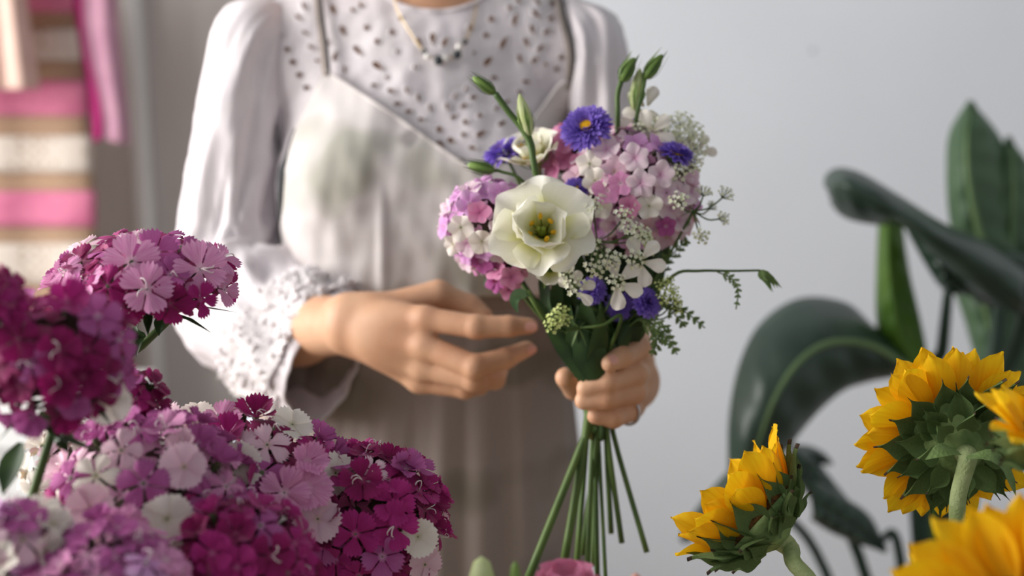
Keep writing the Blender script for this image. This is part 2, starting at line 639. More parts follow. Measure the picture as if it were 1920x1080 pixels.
# ------------------------------------------------------------------ work table and vessels below the frame
TZ = .70
tb = thing('work_table', 'wooden florist work table under the flower buckets', 'table', Vector((0, .88, 0)))
for i in range(5):
    put('table_plank', Geo().add(box((0, .60 + i * .131, TZ - .015), (1.7, .127, .03))), M['wood'], tb, False)
put('table_apron', Geo().add(box((0, .62, TZ - .07), (1.5, .02, .08))).add(box((0, 1.1, TZ - .07), (1.5, .02, .08))), M['wood'], tb, False)
for sx in (-.76, .76):
    for yy in (.62, 1.1):
        put('leg', Geo().add(box((sx, yy, (TZ - .03) / 2), (.06, .06, TZ - .03))), M['wood'], tb, False)


def bucket(x, y, r, h, label):
    t = thing('zinc_bucket', label, 'bucket', Vector((x, y, TZ)), 'zinc buckets on the work table')
    prof = [(r * .78, 0), (r, h), (r + .004, h + .003), (r + .004, h - .004), (r - .004, h - .004), (r * .75, .006), (1e-6, .006)]
    put('bucket_body', Geo().add(lathe(prof, 28, Matrix.Translation((x, y, TZ)))), M['zinc'], t)
    return t


# ------------------------------------------------------------------ signed-distance bodies
def cone(P, a, b, ra, rb):
    a, b = np.array(a, dtype=np.float32), np.array(b, dtype=np.float32)
    ab = b - a
    t = np.clip(((P - a) @ ab) / max(1e-9, float(ab @ ab)), 0, 1)
    d = np.linalg.norm(P - (a + t[:, None] * ab), axis=1)
    return d - (ra + (rb - ra) * t)


def ell(P, c, r):
    c, r = np.array(c, dtype=np.float32), np.array(r, dtype=np.float32)
    k0 = np.linalg.norm((P - c) / r, axis=1)
    k1 = np.linalg.norm((P - c) / (r * r), axis=1)
    return k0 * (k0 - 1) / np.maximum(k1, 1e-6)


def smin(a, b, k):
    h = np.clip(.5 + .5 * (b - a) / k, 0, 1)
    return b * (1 - h) + a * h - k * h * (1 - h)


def surface_nets(fn, lo, hi, h):
    lo, hi = np.array(lo, dtype=np.float32), np.array(hi, dtype=np.float32)
    n = np.ceil((hi - lo) / h).astype(int) + 1
    ax = [lo[i] + h * np.arange(n[i], dtype=np.float32) for i in range(3)]
    vals = np.empty(n, dtype=np.float32)
    step = max(1, int(400000 // (n[1] * n[2])))
    for i in range(0, n[0], step):
        X, Y, Z = np.meshgrid(ax[0][i:i + step], ax[1], ax[2], indexing='ij')
        vals[i:i + step] = fn(np.stack([X.ravel(), Y.ravel(), Z.ravel()], 1)).reshape(X.shape)
    s = vals < 0
    offs = [(a, b, c) for a in (0, 1) for b in (0, 1) for c in (0, 1)]
    cnt = sum(s[a:n[0] - 1 + a, b:n[1] - 1 + b, c:n[2] - 1 + c].astype(np.int8) for a, b, c in offs)
    act = (cnt > 0) & (cnt < 8)
    idx = np.argwhere(act)
    vid = -np.ones(act.shape, dtype=np.int64)
    vid[act] = np.arange(len(idx))
    acc = np.zeros((len(idx), 3))
    num = np.zeros(len(idx))
    for o in offs:
        for axis in range(3):
            if o[axis] == 1:
                continue
            o2 = list(o)
            o2[axis] = 1
            v0 = vals[idx[:, 0] + o[0], idx[:, 1] + o[1], idx[:, 2] + o[2]]
            v1 = vals[idx[:, 0] + o2[0], idx[:, 1] + o2[1], idx[:, 2] + o2[2]]
            m = (v0 < 0) != (v1 < 0)
            t = np.where(m, v0 / np.where(m, v0 - v1, 1), 0)
            p = np.array(o, dtype=float)[None, :].repeat(len(idx), 0)
            p[:, axis] += t
            acc[m] += p[m]
            num[m] += 1
    V = (idx + acc / num[:, None]) * h + lo
    F = []
    for axis in range(3):
        sl0 = [slice(None)] * 3
        sl1 = [slice(None)] * 3
        sl0[axis] = slice(0, -1)
        sl1[axis] = slice(1, None)
        ed = np.argwhere(s[tuple(sl0)] != s[tuple(sl1)])
        u, w = (axis + 1) % 3, (axis + 2) % 3
        ok = (ed[:, u] > 0) & (ed[:, w] > 0) & (ed[:, u] < n[u] - 1) & (ed[:, w] < n[w] - 1)
        ed = ed[ok]
        q = []
        for du, dw in ((-1, -1), (0, -1), (0, 0), (-1, 0)):
            e = ed.copy()
            e[:, u] += du
            e[:, w] += dw
            q.append(vid[e[:, 0], e[:, 1], e[:, 2]])
        q = np.stack(q, 1)
        fl_ = ~s[ed[:, 0], ed[:, 1], ed[:, 2]]
        q[fl_] = q[fl_][:, ::-1]
        F.append(q)
    return V, np.concatenate(F)


CX = -.093


def torso_sdf(P, hips=True):
    d = ell(P, (CX, 1.478, 1.215), (.148, .098, .20))
    d = smin(d, cone(P, (CX - .150, 1.49, 1.345), (CX + .150, 1.49, 1.345), .046, .046), .06)
    for sg in (-1, 1):
        d = smin(d, cone(P, (-.08, 1.50, 1.42), (CX + sg * .15, 1.49, 1.36), .046, .04), .04)
        d = smin(d, ell(P, (CX + sg * .064, 1.412, 1.215), (.066, .052, .064)), .05)
    d = smin(d, ell(P, (-.105, 1.475, 1.06), (.130, .092, .17)), .06)
    if hips:
        d = smin(d, ell(P, (-.122, 1.475, .90), (.172, .108, .16)), .07)
    return d


def front_y(x, z):
    x = np.asarray(x, dtype=np.float32).ravel()
    z = np.asarray(z, dtype=np.float32).ravel()
    y = np.full(len(x), 1.20, dtype=np.float32)
    for _ in range(60):
        d = torso_sdf(np.stack([x, y, z], 1))
        y = np.minimum(y + np.clip(d, -.01, .03) * .9, 1.49)
    return y


def onfront(px, py, off=0.0):
    """photo pixels -> points lying off metres in front of the torso surface"""
    px, py = np.asarray(px, dtype=float).ravel(), np.asarray(py, dtype=float).ravel()
    ry = FWD.y + UPV.y * (-(py - 540) / FPX)
    rz = FWD.z + UPV.z * (-(py - 540) / FPX)
    rx = (px - 960) / FPX
    Y = np.full(len(px), 1.40)
    for _ in range(5):
        t = Y / ry
        Y = front_y(rx * t, CAM.z + rz * t) - off
    t = Y / ry
    return np.stack([rx * t, Y, CAM.z + rz * t], 1)


person = thing('person', 'woman in white eyelet blouse and printed apron holding a bouquet, head out of frame', 'person', Vector((-.11, 1.48, 0)))

# --- joints of both hands (photo pixel, photo pixel, distance)
def J(x, y, Y): return np.array(PY(x, y, Y))


HR = dict(
    elbow=J(470, 600, 1.46), fore=J(560, 612, 1.36), wrist=J(655, 612, 1.262),
    idx=[J(797, 598, 1.226), J(893, 613, 1.212), J(955, 612, 1.212), J(994, 611, 1.214)],
    mid=[J(795, 648, 1.222), J(890, 688, 1.204), J(948, 672, 1.216), J(988, 654, 1.232)],
    rng=[J(792, 688, 1.230), J(888, 712, 1.214), J(928, 712, 1.236), J(938, 694, 1.254)],
    lit=[J(785, 715, 1.243), J(872, 728, 1.232), J(900, 724, 1.252), J(905, 708, 1.266)],
    thb=[J(700, 590, 1.262), J(822, 552, 1.270), J(882, 574, 1.274), J(908, 592, 1.270)])


def hand_r(P):
    h = HR
    d = cone(P, h['elbow'], h['fore'], .040, .035)
    d = smin(d, cone(P, h['fore'], h['wrist'] + [0, 0, .001], .034, .0245), .02)
    w = h['wrist']
    for k, r0, r1, dz in (('idx', .0175, .0106, .010), ('mid', .0175, .0108, .003), ('rng', .0165, .0104, -.004), ('lit', .0150, .0094, -.009)):
        d = smin(d, cone(P, w + [0.002, .0, dz], h[k][0], r0, r1), .012)
    d = smin(d, cone(P, w + [.0, .006, .008], h['thb'][0], .018, .0165), .012)
    d = smin(d, cone(P, h['thb'][0], h['thb'][1], .0170, .0118), .012)
    fg = []
    for k, rr in (('idx', (.0108, .0104, .0092, .0072)), ('mid', (.0110, .0106, .0093, .0073)), ('rng', (.0106, .0102, .0090, .0075)), ('lit', (.0100, .0092, .0082, .0068)), ('thb', (.0120, .0112, .0104, .0080))):
        j = h[k]
        f = cone(P, j[0], j[1], rr[0], rr[1])
        f = smin(f, cone(P, j[1], j[2], rr[1], rr[2]), .003)
        f = smin(f, cone(P, j[2], j[3], rr[2], rr[3]), .003)
        # knuckle swell
        f = smin(f, ell(P, j[1], (rr[1] * .98,) * 3), .003)
        fg.append(f)
    d = smin(d, ell(P, J(738, 632, 1.240), (.034, .0165, .026)), .014)
    fr = fg[0]
    for f in fg[1:]:
        fr = smin(fr, f, .0022)
    return smin(d, fr, .007)


HL = dict(
    elbow=J(1105, 430, 1.50), fore=J(1150, 590, 1.38), wrist=J(1186, 716, 1.268),
    idx=[J(1196, 668, 1.212), J(1197, 652, 1.160), J(1166, 668, 1.131), J(1143, 681, 1.122)],
    mid=[J(1198, 702, 1.208), J(1191, 701, 1.154), J(1140, 716, 1.128), J(1098, 728, 1.129)],
    rng=[J(1194, 733, 1.208), J(1189, 735, 1.156), J(1138, 747, 1.130), J(1094, 752, 1.131)],
    lit=[J(1184, 762, 1.212), J(1180, 770, 1.164), J(1150, 784, 1.138), J(1116, 780, 1.134)],
    thb=[J(1165, 722, 1.245), J(1110, 738, 1.225), J(1078, 728, 1.195), J(1060, 708, 1.170)])


def hand_l(P):
    h = HL
    d = cone(P, h['elbow'], h['fore'], .038, .034)
    d = smin(d, cone(P, h['fore'], h['wrist'], .033, .0235), .02)
    w = h['wrist']
    for k, r0, r1, dz in (('idx', .016, .0115, .006), ('mid', .016, .012, .002), ('rng', .016, .0115, -.003), ('lit', .0145, .0105, -.008)):
        d = smin(d, cone(P, w + [0.0, .0, dz], h[k][0], r0, r1), .012)
    d = smin(d, cone(P, w, h['thb'][0], .018, .0155), .012)
    d = smin(d, cone(P, h['thb'][0], h['thb'][1], .0155, .0115), .010)
    fr = None
    for k, rr in (('idx', (.0112, .0102, .0092, .0076)), ('mid', (.0115, .0102, .0092, .0078)), ('rng', (.0112, .0100, .0090, .0076)), ('lit', (.0104, .0094, .0084, .0072)), ('thb', (.0115, .0108, .0102, .0088))):
        j = h[k]
        f = cone(P, j[0], j[1], rr[0], rr[1])
        f = smin(f, cone(P, j[1], j[2], rr[1], rr[2]), .003)
        f = smin(f, cone(P, j[2], j[3], rr[2], rr[3]), .003)
        fr = f if fr is None else smin(fr, f, .002)
    return smin(d, fr, .006)


HD = np.array((-.079, 1.465, 1.585))


def body_sdf(P):
    d = torso_sdf(P) + .004
    d = smin(d, cone(P, (-.079, 1.492, 1.36), (-.079, 1.478, 1.52), .053, .049), .03)
    # upper arms
    d = smin(d, cone(P, (CX - .165, 1.49, 1.345), HR['elbow'], .037, .036), .012)
    d = smin(d, cone(P, (CX + .165, 1.49, 1.345), HL['elbow'], .037, .036), .012)
    # head
    h = ell(P, HD + [0, .012, .03], (.074, .092, .088))
    h = smin(h, ell(P, HD + [0, -.022, -.052], (.052, .056, .062)), .04)
    h = smin(h, cone(P, HD + [0, -.080, .012], HD + [0, -.100, -.022], .008, .012), .012)
    h = smin(h, ell(P, HD + [0, -.074, -.066], (.024, .012, .010)), .012)
    h = smin(h, ell(P, HD + [0, -.066, -.098], (.022, .016, .015)), .02)
    h = smin(h, cone(P, HD + [-.04, -.070, .028], HD + [.04, -.070, .028], .010, .010), .02)
    for sg in (-1, 1):
        h = smin(h, ell(P, HD + [sg * .074, .018, -.006], (.008, .018, .030)), .006)
    d = smin(d, h, .02)
    # legs
    for sg, hx in ((-1, -.20), (1, -.035)):
        d = smin(d, cone(P, (hx, 1.48, .84), (hx + sg * .004, 1.47, .47), .082, .052), .03)
        d = smin(d, cone(P, (hx + sg * .004, 1.47, .47), (hx + sg * .01, 1.49, .09), .052, .036), .02)
        d = smin(d, cone(P, (hx + sg * .01, 1.49, .055), (hx + sg * .02, 1.36, .035), .034, .024), .02)
    return d


Vb, Fb = surface_nets(body_sdf, (-.36, 1.33, 0.0), (.18, 1.64, 1.74), .0062)
V1, F1 = surface_nets(hand_r, (-.285, 1.16, 1.0), (.045, 1.51, 1.19), .0021)
V2, F2 = surface_nets(hand_l, (.02, 1.10, .96), (.150, 1.56, 1.22), .0021)


def relax(V, F, it=2, k=.5):
    V = V.copy()
    e = np.concatenate([F[:, [0, 1]], F[:, [1, 2]], F[:, [2, 3]], F[:, [3, 0]]])
    for _ in range(it):
        acc = np.zeros_like(V)
        cnt = np.zeros(len(V))
        np.add.at(acc, e[:, 0], V[e[:, 1]])
        np.add.at(acc, e[:, 1], V[e[:, 0]])
        np.add.at(cnt, e[:, 0], 1)
        np.add.at(cnt, e[:, 1], 1)
        V = V * (1 - k) + k * acc / np.maximum(cnt, 1)[:, None]
    return V


V1, V2, Vb = relax(V1, F1), relax(V2, F2), relax(Vb, Fb, 1)
Vall = np.concatenate([Vb, V1, V2])
Fall = np.concatenate([Fb, F1 + len(Vb), F2 + len(Vb) + len(V1)])
c0 = np.array((-.11, 1.48, 0))
link('body', mk('body', Vall - c0, Fall, M['skin']), person, Matrix.Translation(Vector(c0)))


def nail(tip, base, towards, s=1.0):
    """fingernail plate lying on the last finger joint, facing 'towards'"""
    a, b = Vector(tip), Vector(base)
    ax = (a - b).normalized()
    n = Vector(towards)
    n = (n - ax * n.dot(ax)).normalized()
    y = n.cross(ax)
    v = []
    nu, nv = 7, 6
    L, Wd, R = .0105 * s, .0046 * s, .0076 * s
    for j in range(nv):
        for i in range(nu):
            u = -1 + 2 * i / (nu - 1)
            t = j / (nv - 1)
            wd = Wd * (1 - .25 * (2 * t - 1) ** 4)
            th = u * wd / R
            v.append(a + ax * (t * L - L * .55 - .001 * u * u * (2 * t - 1)) + n * (R * math.cos(th) * 1.06 - .0002) + y * (R * math.sin(th)))
    put('fingernail', Geo().add((v, grid_faces(nu, nv))), M['nail'], person)


tocam = Vector((0, -1, .1))
nail(HR['idx'][3], HR['idx'][2], Vector((.35, -1, .05)))
nail(HR['mid'][3], HR['mid'][2], Vector((.5, -1, -.1)))
nail(HL['idx'][3], HL['idx'][2], Vector((-.2, -1, .3)))
nail(HL['thb'][3], HL['thb'][2], Vector((-.2, -1, .5)))
# ring on the little finger of the holding hand
q0, q1 = Vector(HL['lit'][1]), Vector(HL['lit'][2])
rp_ = q0 + (q1 - q0) * .12
rm = frame(rp_, (q1 - q0))
rg = Geo()
pth = [rm @ Vector((.0112 * math.cos(a), .0112 * math.sin(a), 0)) for a in np.linspace(0, 2 * math.pi, 25)]
rg.add(tube(pth, .0011, 6, False))
put('finger_ring', rg, M['silver'], person)

# face and hair (above the frame)
for sg in (-1, 1):
    put('eye', Geo().add(ball(HD + [sg * .030, -.072, .008], (.011, .008, .007))), M['eye'], person)
put('lips', Geo().add(ball(HD + [0, -.083, -.066], (.021, .006, .007))), M['lip'], person)


def hair_sdf(P):
    d = ell(P, HD + [0, .022, .038], (.084, .098, .092))
    d = smin(d, ell(P, HD + [0, .10, -.01], (.05, .045, .05)), .03)
    cut = .0 + (P[:, 1] - (HD[1] - .045)) * -1 + (P[:, 2] - (HD[2] + .055)) * -.55
    return np.maximum(d, cut)


Vh, Fh = surface_nets(hair_sdf, HD - [.12, .12, .12], HD + [.12, .18, .16], .006)
put('hair', type('G', (), dict(v=Vh, f=Fh))(), M['hair'], person)

# --- blouse body: back and sides
def blouse_sdf(P):
    return torso_sdf(P) - .003


VB, FB = surface_nets(blouse_sdf, (-.36, 1.33, .80), (.17, 1.64, 1.47), .006)
VB = relax(VB, FB, 1)
fc = VB[FB].mean(1)
px, py = project(fc)
nrm = np.cross(VB[FB[:, 1]] - VB[FB[:, 0]], VB[FB[:, 2]] - VB[FB[:, 0]])
nrm /= np.linalg.norm(nrm, axis=1)[:, None] + 1e-12
xl = np.interp(py, [-60, 150, 350, 560, 900], [512, 520, 545, 560, 560])
xr = np.interp(py, [-60, 150, 350, 560, 900], [1120, 1110, 1060, 1040, 1040])
infront = (fc[:, 1] < 1.462) & (px > xl + 14) & (px < xr - 14) & (py > -48) & (py < 540)
hem = np.interp(px, [380, 450, 560, 660, 1200], [690, 700, 790, 838, 838])
neck_cut = np.linalg.norm((fc - np.array((-.079, 1.485, 1.435))) / np.array((.068, .075, .044)), axis=1) < 1
keep = ~infront & (py < hem) & ~neck_cut
FB = FB[keep]
used = np.unique(FB)
rem = -np.ones(len(VB), dtype=int)
rem[used] = np.arange(len(used))
VB, FB = VB[used], rem[FB]
VB[:, 0] += .0  # wrinkles
wr = nz(VB[:, [0, 2]] * [1, .5], 14, 3) * .002
VB[:, 1] += wr
blouse_parts = Geo()

# --- front panel with real eyelets (positions in photo pixels)
k = 890 / 1848.0
EY = []
for u, v, L, Wd, a in [
    (388, 28, 15, 13, 0), (396, 82, 15, 13, 0), (412, 138, 15, 13, 0), (432, 192, 15, 13, 0), (454, 241, 15, 13, 0), (480, 291, 15, 13, 0), (508, 341, 15, 13, 0),
    (500, 25, 20, 9, 70), (480, 68, 20, 9, 40), (505, 128, 19, 8, 30), (527, 183, 19, 8, 30), (550, 237, 15, 8, 30),
    (412, 484, 18, 10, -40), (517, 421, 18, 9, -40), (470, 540, 26, 11, -20),
    (613, 38, 24, 12, 70), (651, 120, 24, 12, 65), (587, 165, 16, 11, 80), (617, 218, 22, 9, -75), (708, 197, 28, 12, 50), (657, 272, 20, 8, 80),
    (742, 107, 13, 13, 0), (840, 124, 13, 13, 0), (783, 161, 13, 13, 0), (786, 257, 28, 14, 35), (775, 331, 20, 8, 5),
    (948, 165, 24, 12, 60), (1000, 150, 27, 13, 88), (1048, 162, 24, 12, -60), (1146, 108, 14, 13, 0), (1207, 136, 14, 13, 0), (1228, 74, 15, 13, 0),
    (1275, 165, 30, 12, -60), (1215, 238, 26, 14, -45), (1320, 75, 28, 12, -75), (1403, 55, 24, 11, 40), (1387, 115, 22, 11, 70), (1445, 122, 20, 10, -30),
    (1365, 165, 22, 11, 60), (1420, 185, 22, 10, -35), (1340, 230, 22, 11, 75), (1398, 232, 20, 10, -30), (1460, 70, 18, 10, -30), (1410, 10, 18, 10, 40),
    (1465, 10, 16, 10, -30), (1335, 5, 18, 9, 40), (1545, 20, 14, 13, 0), (1541, 70, 14, 13, 0), (1535, 122, 14, 13, 0), (1500, 222, 14, 12, 0), (1482, 268, 14, 12, 0),
    (1240, 302, 20, 9, 0), (1365, 317, 22, 9, 10), (838, 352, 18, 10, 10), (900, 352, 18, 9, 70), (944, 382, 18, 9, 75), (990, 420, 17, 9, 80),
    (865, 402, 20, 9, 0), (908, 432, 20, 9, 0), (957, 463, 18, 9, 0), (914, 498, 15, 14, 0), (860, 470, 14, 11, 0), (1025, 503, 15, 14, 0),
    (1027, 565, 22, 17, 60), (1072, 548, 20, 13, 30), (990, 552, 16, 11, 40), (1120, 523, 13, 12, 0), (1128, 475, 15, 12, 20), (1055, 415, 18, 9, 80),
    (1082, 454, 18, 9, -20), (1122, 411, 19, 10, -20), (1160, 378, 19, 10, 0), (1088, 372, 17, 8, -60), (1183, 449, 14, 11, 0), (1188, 520, 25, 12, -25),
    (1155, 575, 19, 10, 10), (1075, 608, 14, 11, 0), (1110, 622, 15, 11, 0), (1250, 420, 17, 9, -40), (1270, 480, 22, 11, -30), (1290, 395, 17, 9, -40),
    (1340, 360, 17, 9, 40), (1200, 340, 15, 9, 0), (1130, 345, 16, 8, -70), (560, 90, 14, 8, 60), (690, 40, 14, 10, 40), (720, 20, 12, 12, 0), (870, 70, 10, 10, 0),
    (1300, 30, 12, 12, 0), (1010, 240, 9, 9, 0), (930, 260, 9, 9, 0), (860, 200, 9, 9, 0), (1160, 205, 9, 9, 0), (820, 300, 9, 9, 0), (1440, 250, 14, 9, 40)]:
    EY.append((330 + u * k, v * k, L * k * 1.0, Wd * k * 1.0, math.radians(a)))

pts, edges, holes = [], [], []
for yy in np.arange(-60, 562, 9.0):
    a_ = np.interp(yy, [-60, 150, 350, 560], [505, 512, 538, 552])
    b_ = np.interp(yy, [-60, 150, 350, 560], [1126, 1118, 1068, 1048])
    for xx in np.linspace(a_, b_, int((b_ - a_) / 9)):
        if ((xx - 817) / 100) ** 2 + ((yy + 30) / 50) ** 2 < 1.06 or (yy < -30 and abs(xx - 817) < 103):
            continue
        ok = True
        for ex, ey, L, Wd, an in EY:
            if abs(xx - ex) < L * 1.6 and abs(yy - ey) < L * 1.6:
                dx, dy = xx - ex, yy - ey
                u, v = dx * math.cos(an) + dy * math.sin(an), -dx * math.sin(an) + dy * math.cos(an)
                if (u / (L * 1.25)) ** 2 + (v / (Wd * 1.25)) ** 2 < 1:
                    ok = False
        if ok:
            pts.append((xx, yy))
rings = []
for ex, ey, L, Wd, an in EY:
    st = len(pts)
    n = 14
    rr = []
    for i in range(n):
        t = 2 * math.pi * i / n
        u, v = L * math.cos(t), Wd * math.sin(t) * (1 - .25 * math.cos(t) * (L > Wd * 1.3))
        q = (ex + u * math.cos(an) - v * math.sin(an), ey + u * math.sin(an) + v * math.cos(an))
        pts.append(q)
        rr.append(q)
        edges.append((st + i, st + (i + 1) % n))
    rings.append(rr)
st = len(pts)
nk = [(817 + 101 * math.cos(t), -30 + 51 * math.sin(t)) for t in np.linspace(math.pi, 0, 40)]
nk = [(716, -60)] + nk + [(918, -60)]
for i, q in enumerate(nk):
    pts.append(q)
    if i:
        edges.append((st + i - 1, st + i))
cd = geometry.delaunay_2d_cdt([Vector(p) for p in pts], edges, [], 0, 1e-4)
cv = np.array([(v.x, v.y) for v in cd[0]])
tri = [t for t in cd[2]]
good = []
for t in tri:
    c = cv[list(t)].mean(0)
    if ((c[0] - 817) / 101) ** 2 + ((c[1] + 30) / 51) ** 2 < 1 or (c[1] < -30 and abs(c[0] - 817) < 101):
        continue
    bad = False
    for ex, ey, L, Wd, an in EY:
        if abs(c[0] - ex) < L and abs(c[1] - ey) < L:
            dx, dy = c[0] - ex, c[1] - ey
            u, v = dx * math.cos(an) + dy * math.sin(an), -dx * math.sin(an) + dy * math.cos(an)
            if (u / L) ** 2 + (v / (Wd * (1 - .25 * max(-1, min(1, u / L)) * (L > Wd * 1.3)))) ** 2 < .97:
                bad = True
                break
    if not bad:
        good.append(tuple(reversed(t)))


def wrinkle(px, py):
    q = np.stack([np.asarray(px), np.asarray(py)], 1)
    w = nz(q * [1, .6], 1 / 120., 11) * .0036
    # soft pulls from the armholes and under the yoke
    w += .003 * np.exp(-((q[:, 0] - 760 - .5 * (q[:, 1] - 150)) / 16) ** 2) * np.exp(-((q[:, 1] - 190) / 70) ** 2)
    w += .003 * np.exp(-((q[:, 0] - 640 + .3 * (q[:, 1] - 200)) / 14) ** 2) * np.exp(-((q[:, 1] - 200) / 90) ** 2)
    return w


PV = onfront(cv[:, 0], cv[:, 1], .0045)
PV[:, 1] -= wrinkle(cv[:, 0], cv[:, 1])
gB = Geo()
gB.add((VB, FB))
good = [t for t in good if max(PV[i][1] for i in t) < 1.474]
gB.add((PV, good))
# collar binding
nkp = np.array(nk)
cp = onfront(nkp[:, 0], nkp[:, 1], .0055)
cp[:, 1] -= wrinkle(nkp[:, 0], nkp[:, 1])
blouse = put('blouse', gB, M['blouse'], person)
put('collar_binding', Geo().add(tube(cp, .0022, 8)), M['blouse'], blouse)
for rr in rings:
    q = np.array(rr + [rr[0]])
    e = onfront(q[:, 0], q[:, 1], .005)
    e[:, 1] -= wrinkle(q[:, 0], q[:, 1])
    put('eyelet_rim', Geo().add(tube(e, .0008, 5, False)), M['lace'], blouse)

# --- sleeves: lofted rings given by the outline in the photo
def sleeve(stations, name, seed, nu=72, nv=90, wrk=1.0):
    """stations: (outer px, py, inner px, py, Y, depth radius)"""
    S = np.array(stations, dtype=float)
    ctr, ax1, dep = [], [], []
    for o in S:
        a, b = np.array(PY(o[0], o[1], o[4])), np.array(PY(o[2], o[3], o[4]))
        ctr.append((a + b) / 2)
        ax1.append((a - b) / 2)
        dep.append(np.array((o[5],)))
    cs, a1, dp = spline(ctr, nv), spline(ax1, nv), spline(dep, nv)
    V = np.zeros((nv, nu, 3))
    for j in range(nv):
        t = cs[min(j + 1, nv - 1)] - cs[max(j - 1, 0)]
        t = t / (np.linalg.norm(t) + 1e-9)
        d2 = np.cross(t, a1[j])
        d2 = d2 / (np.linalg.norm(d2) + 1e-9)
        if d2[1] > 0:
            d2 = -d2
        for i in range(nu):
            th = 2 * math.pi * i / nu
            V[j, i] = cs[j] + a1[j] * math.cos(th) + d2 * dp[j][0] * math.sin(th)
    # folds: diagonal ridges that run round the arm, strongest near the elbow
    jj, ii = np.meshgrid(np.linspace(0, 1, nv), np.linspace(0, 2 * math.pi, nu, endpoint=False), indexing='ij')
    n1 = nz(np.stack([jj.ravel() * 3.2 + .45 * np.sin(ii.ravel() + seed), np.cos(ii.ravel()), np.sin(ii.ravel())], 1), .9, seed, 3).reshape(nv, nu)
    rid = 1 - np.abs(n1) * 1.6
    amp = (.006 + .012 * np.exp(-((jj - .60) / .22) ** 2)) * wrk * np.clip(jj * 8, 0, 1)
    crease = -.013 * np.exp(-((jj - .515 - .02 * np.sin(ii)) / .024) ** 2) * np.clip(.6 * np.sin(ii) - .7 * np.cos(ii), 0, 1)
    crease += .007 * np.exp(-((jj - .565 - .02 * np.sin(ii)) / .03) ** 2) * np.clip(.6 * np.sin(ii) - .7 * np.cos(ii), 0, 1)
    C0 = np.array(cs)[:, None, :]
    out = V - C0
    ln = np.linalg.norm(out, axis=2, keepdims=True)
    V = V + out / np.maximum(ln, 1e-6) * ((rid - .55) * amp + crease * wrk)[..., None]
    return V, C0, out / np.maximum(ln, 1e-6)


def ringmesh(V):
    nv, nu = V.shape[:2]
    f = []
    for j in range(nv - 1):
        for i in range(nu):
            i2 = (i + 1) % nu
            f.append((j * nu + i, j * nu + i2, (j + 1) * nu + i2, (j + 1) * nu + i))
    return V.reshape(-1, 3), f


SL = [(492, -2, 545, 48, 1.482, .032), (418, 30, 548, 118, 1.474, .058), (384, 170, 535, 230, 1.468, .064), (362, 310, 528, 340, 1.462, .066),
      (347, 430, 532, 440, 1.455, .068), (337, 565, 560, 485, 1.440, .070), (366, 650, 596, 505, 1.410, .068), (430, 702, 628, 518, 1.380, .060), (512, 764, 648, 536, 1.345, .050), (572, 802, 656, 552, 1.326, .044)]
Vs, Cs, Ns = sleeve(SL, 'sleeve', 5)
sl = put('sleeve', Geo().add(ringmesh(Vs)), M['blouse'], blouse)
sl.modifiers.new('thickness', 'SOLIDIFY').thickness = .0012
# lace band on the cuff, bumpy and proud of the cloth
nv, nu = Vs.shape[:2]
ja, jb = int(nv * .80), int(nv * .955)
band = Vs[ja:jb] + Ns[ja:jb] * .0035
q = band.reshape(-1, 3)
band = (q + Ns[ja:jb].reshape(-1, 3) * (np.abs(nz(q, 85, 9, 2)) * .006)[:, None]).reshape(band.shape)
put('lace_band', Geo().add(ringmesh(band)), M['lace'], sl)
gl = Geo()
rl = random.Random(2)
for _ in range(1100):
    jx, ix = rl.randrange(ja, jb), rl.randrange(nu)
    rr = rl.uniform(.0009, .0026)
    gl.add(ball(Vs[jx, ix] + Ns[jx, ix] * .0055 + np.array((rl.uniform(-.003, .003), 0, rl.uniform(-.003, .003))), (rr * rl.uniform(.7, 1.5), rr, rr * rl.uniform(.7, 1.5)), 6, 4))
put('lace_stitching', gl, M['lace'], sl)
SR = [(1088, -2, 1040, 48, 1.482, .032), (1158, 40, 1052, 118, 1.474, .056), (1182, 150, 1050, 230, 1.470, .060), (1188, 280, 1040, 330, 1.475, .062),
      (1180, 400, 1030, 430, 1.492, .064), (1184, 500, 1050, 532, 1.462, .060), (1192, 572, 1092, 602, 1.40, .050), (1196, 620, 1120, 650, 1.352, .042)]
Vr, Cr, Nr = sleeve(SR, 'sleeve', 8)
sr = put('sleeve', Geo().add(ringmesh(Vr)), M['blouse'], blouse)
sr.modifiers.new('thickness', 'SOLIDIFY').thickness = .0012

# --- jeans and shoes
def jeans_sdf(P):
    d = ell(P, (-.122, 1.475, .90), (.182, .116, .15))
    for sg, hx in ((-1, -.20), (1, -.035)):
        d = smin(d, cone(P, (hx, 1.48, .84), (hx + sg * .004, 1.47, .47), .092, .068), .03)
        d = smin(d, cone(P, (hx + sg * .004, 1.47, .47), (hx + sg * .01, 1.49, .10), .068, .056), .02)
    return np.maximum(np.maximum(d, P[:, 2] - .985), .075 - P[:, 2])


VJ, FJ = surface_nets(jeans_sdf, (-.36, 1.32, .04), (.12, 1.64, 1.02), .0075)
VJ = relax(VJ, FJ, 2)
VJ[:, 1] += nz(VJ, 12, 4) * .003
jeans = put('jeans', type('G', (), dict(v=VJ, f=FJ))(), M['jeans'], person)
for pxa, pya, wv, hv, mt, nm in ((491, 762, 15, 28, 'patch', 'leather_patch'), (466, 752, 6, 40, 'jeans', 'belt_loop')):
    v = []
    for j in range(6):
        for i in range(5):
            xx, yy = pxa + wv * (i / 2 - 1), pya + hv * (j / 2.5 - 1)
            p = PY(xx, yy, 1.42)
            # lay it on the hip surface
            y = 1.30
            for _ in range(40):
                dd = jeans_sdf(np.array([[p.x, y, p.z]], dtype=np.float32))[0]
                y = min(y + max(-.01, min(.03, dd)) * .9, 1.48)
            v.append((p.x, y - .004, p.z))
    o = put(nm, Geo().add((v, grid_faces(5, 6))), M[mt], jeans)
    o.modifiers.new('thickness', 'SOLIDIFY').thickness = .003
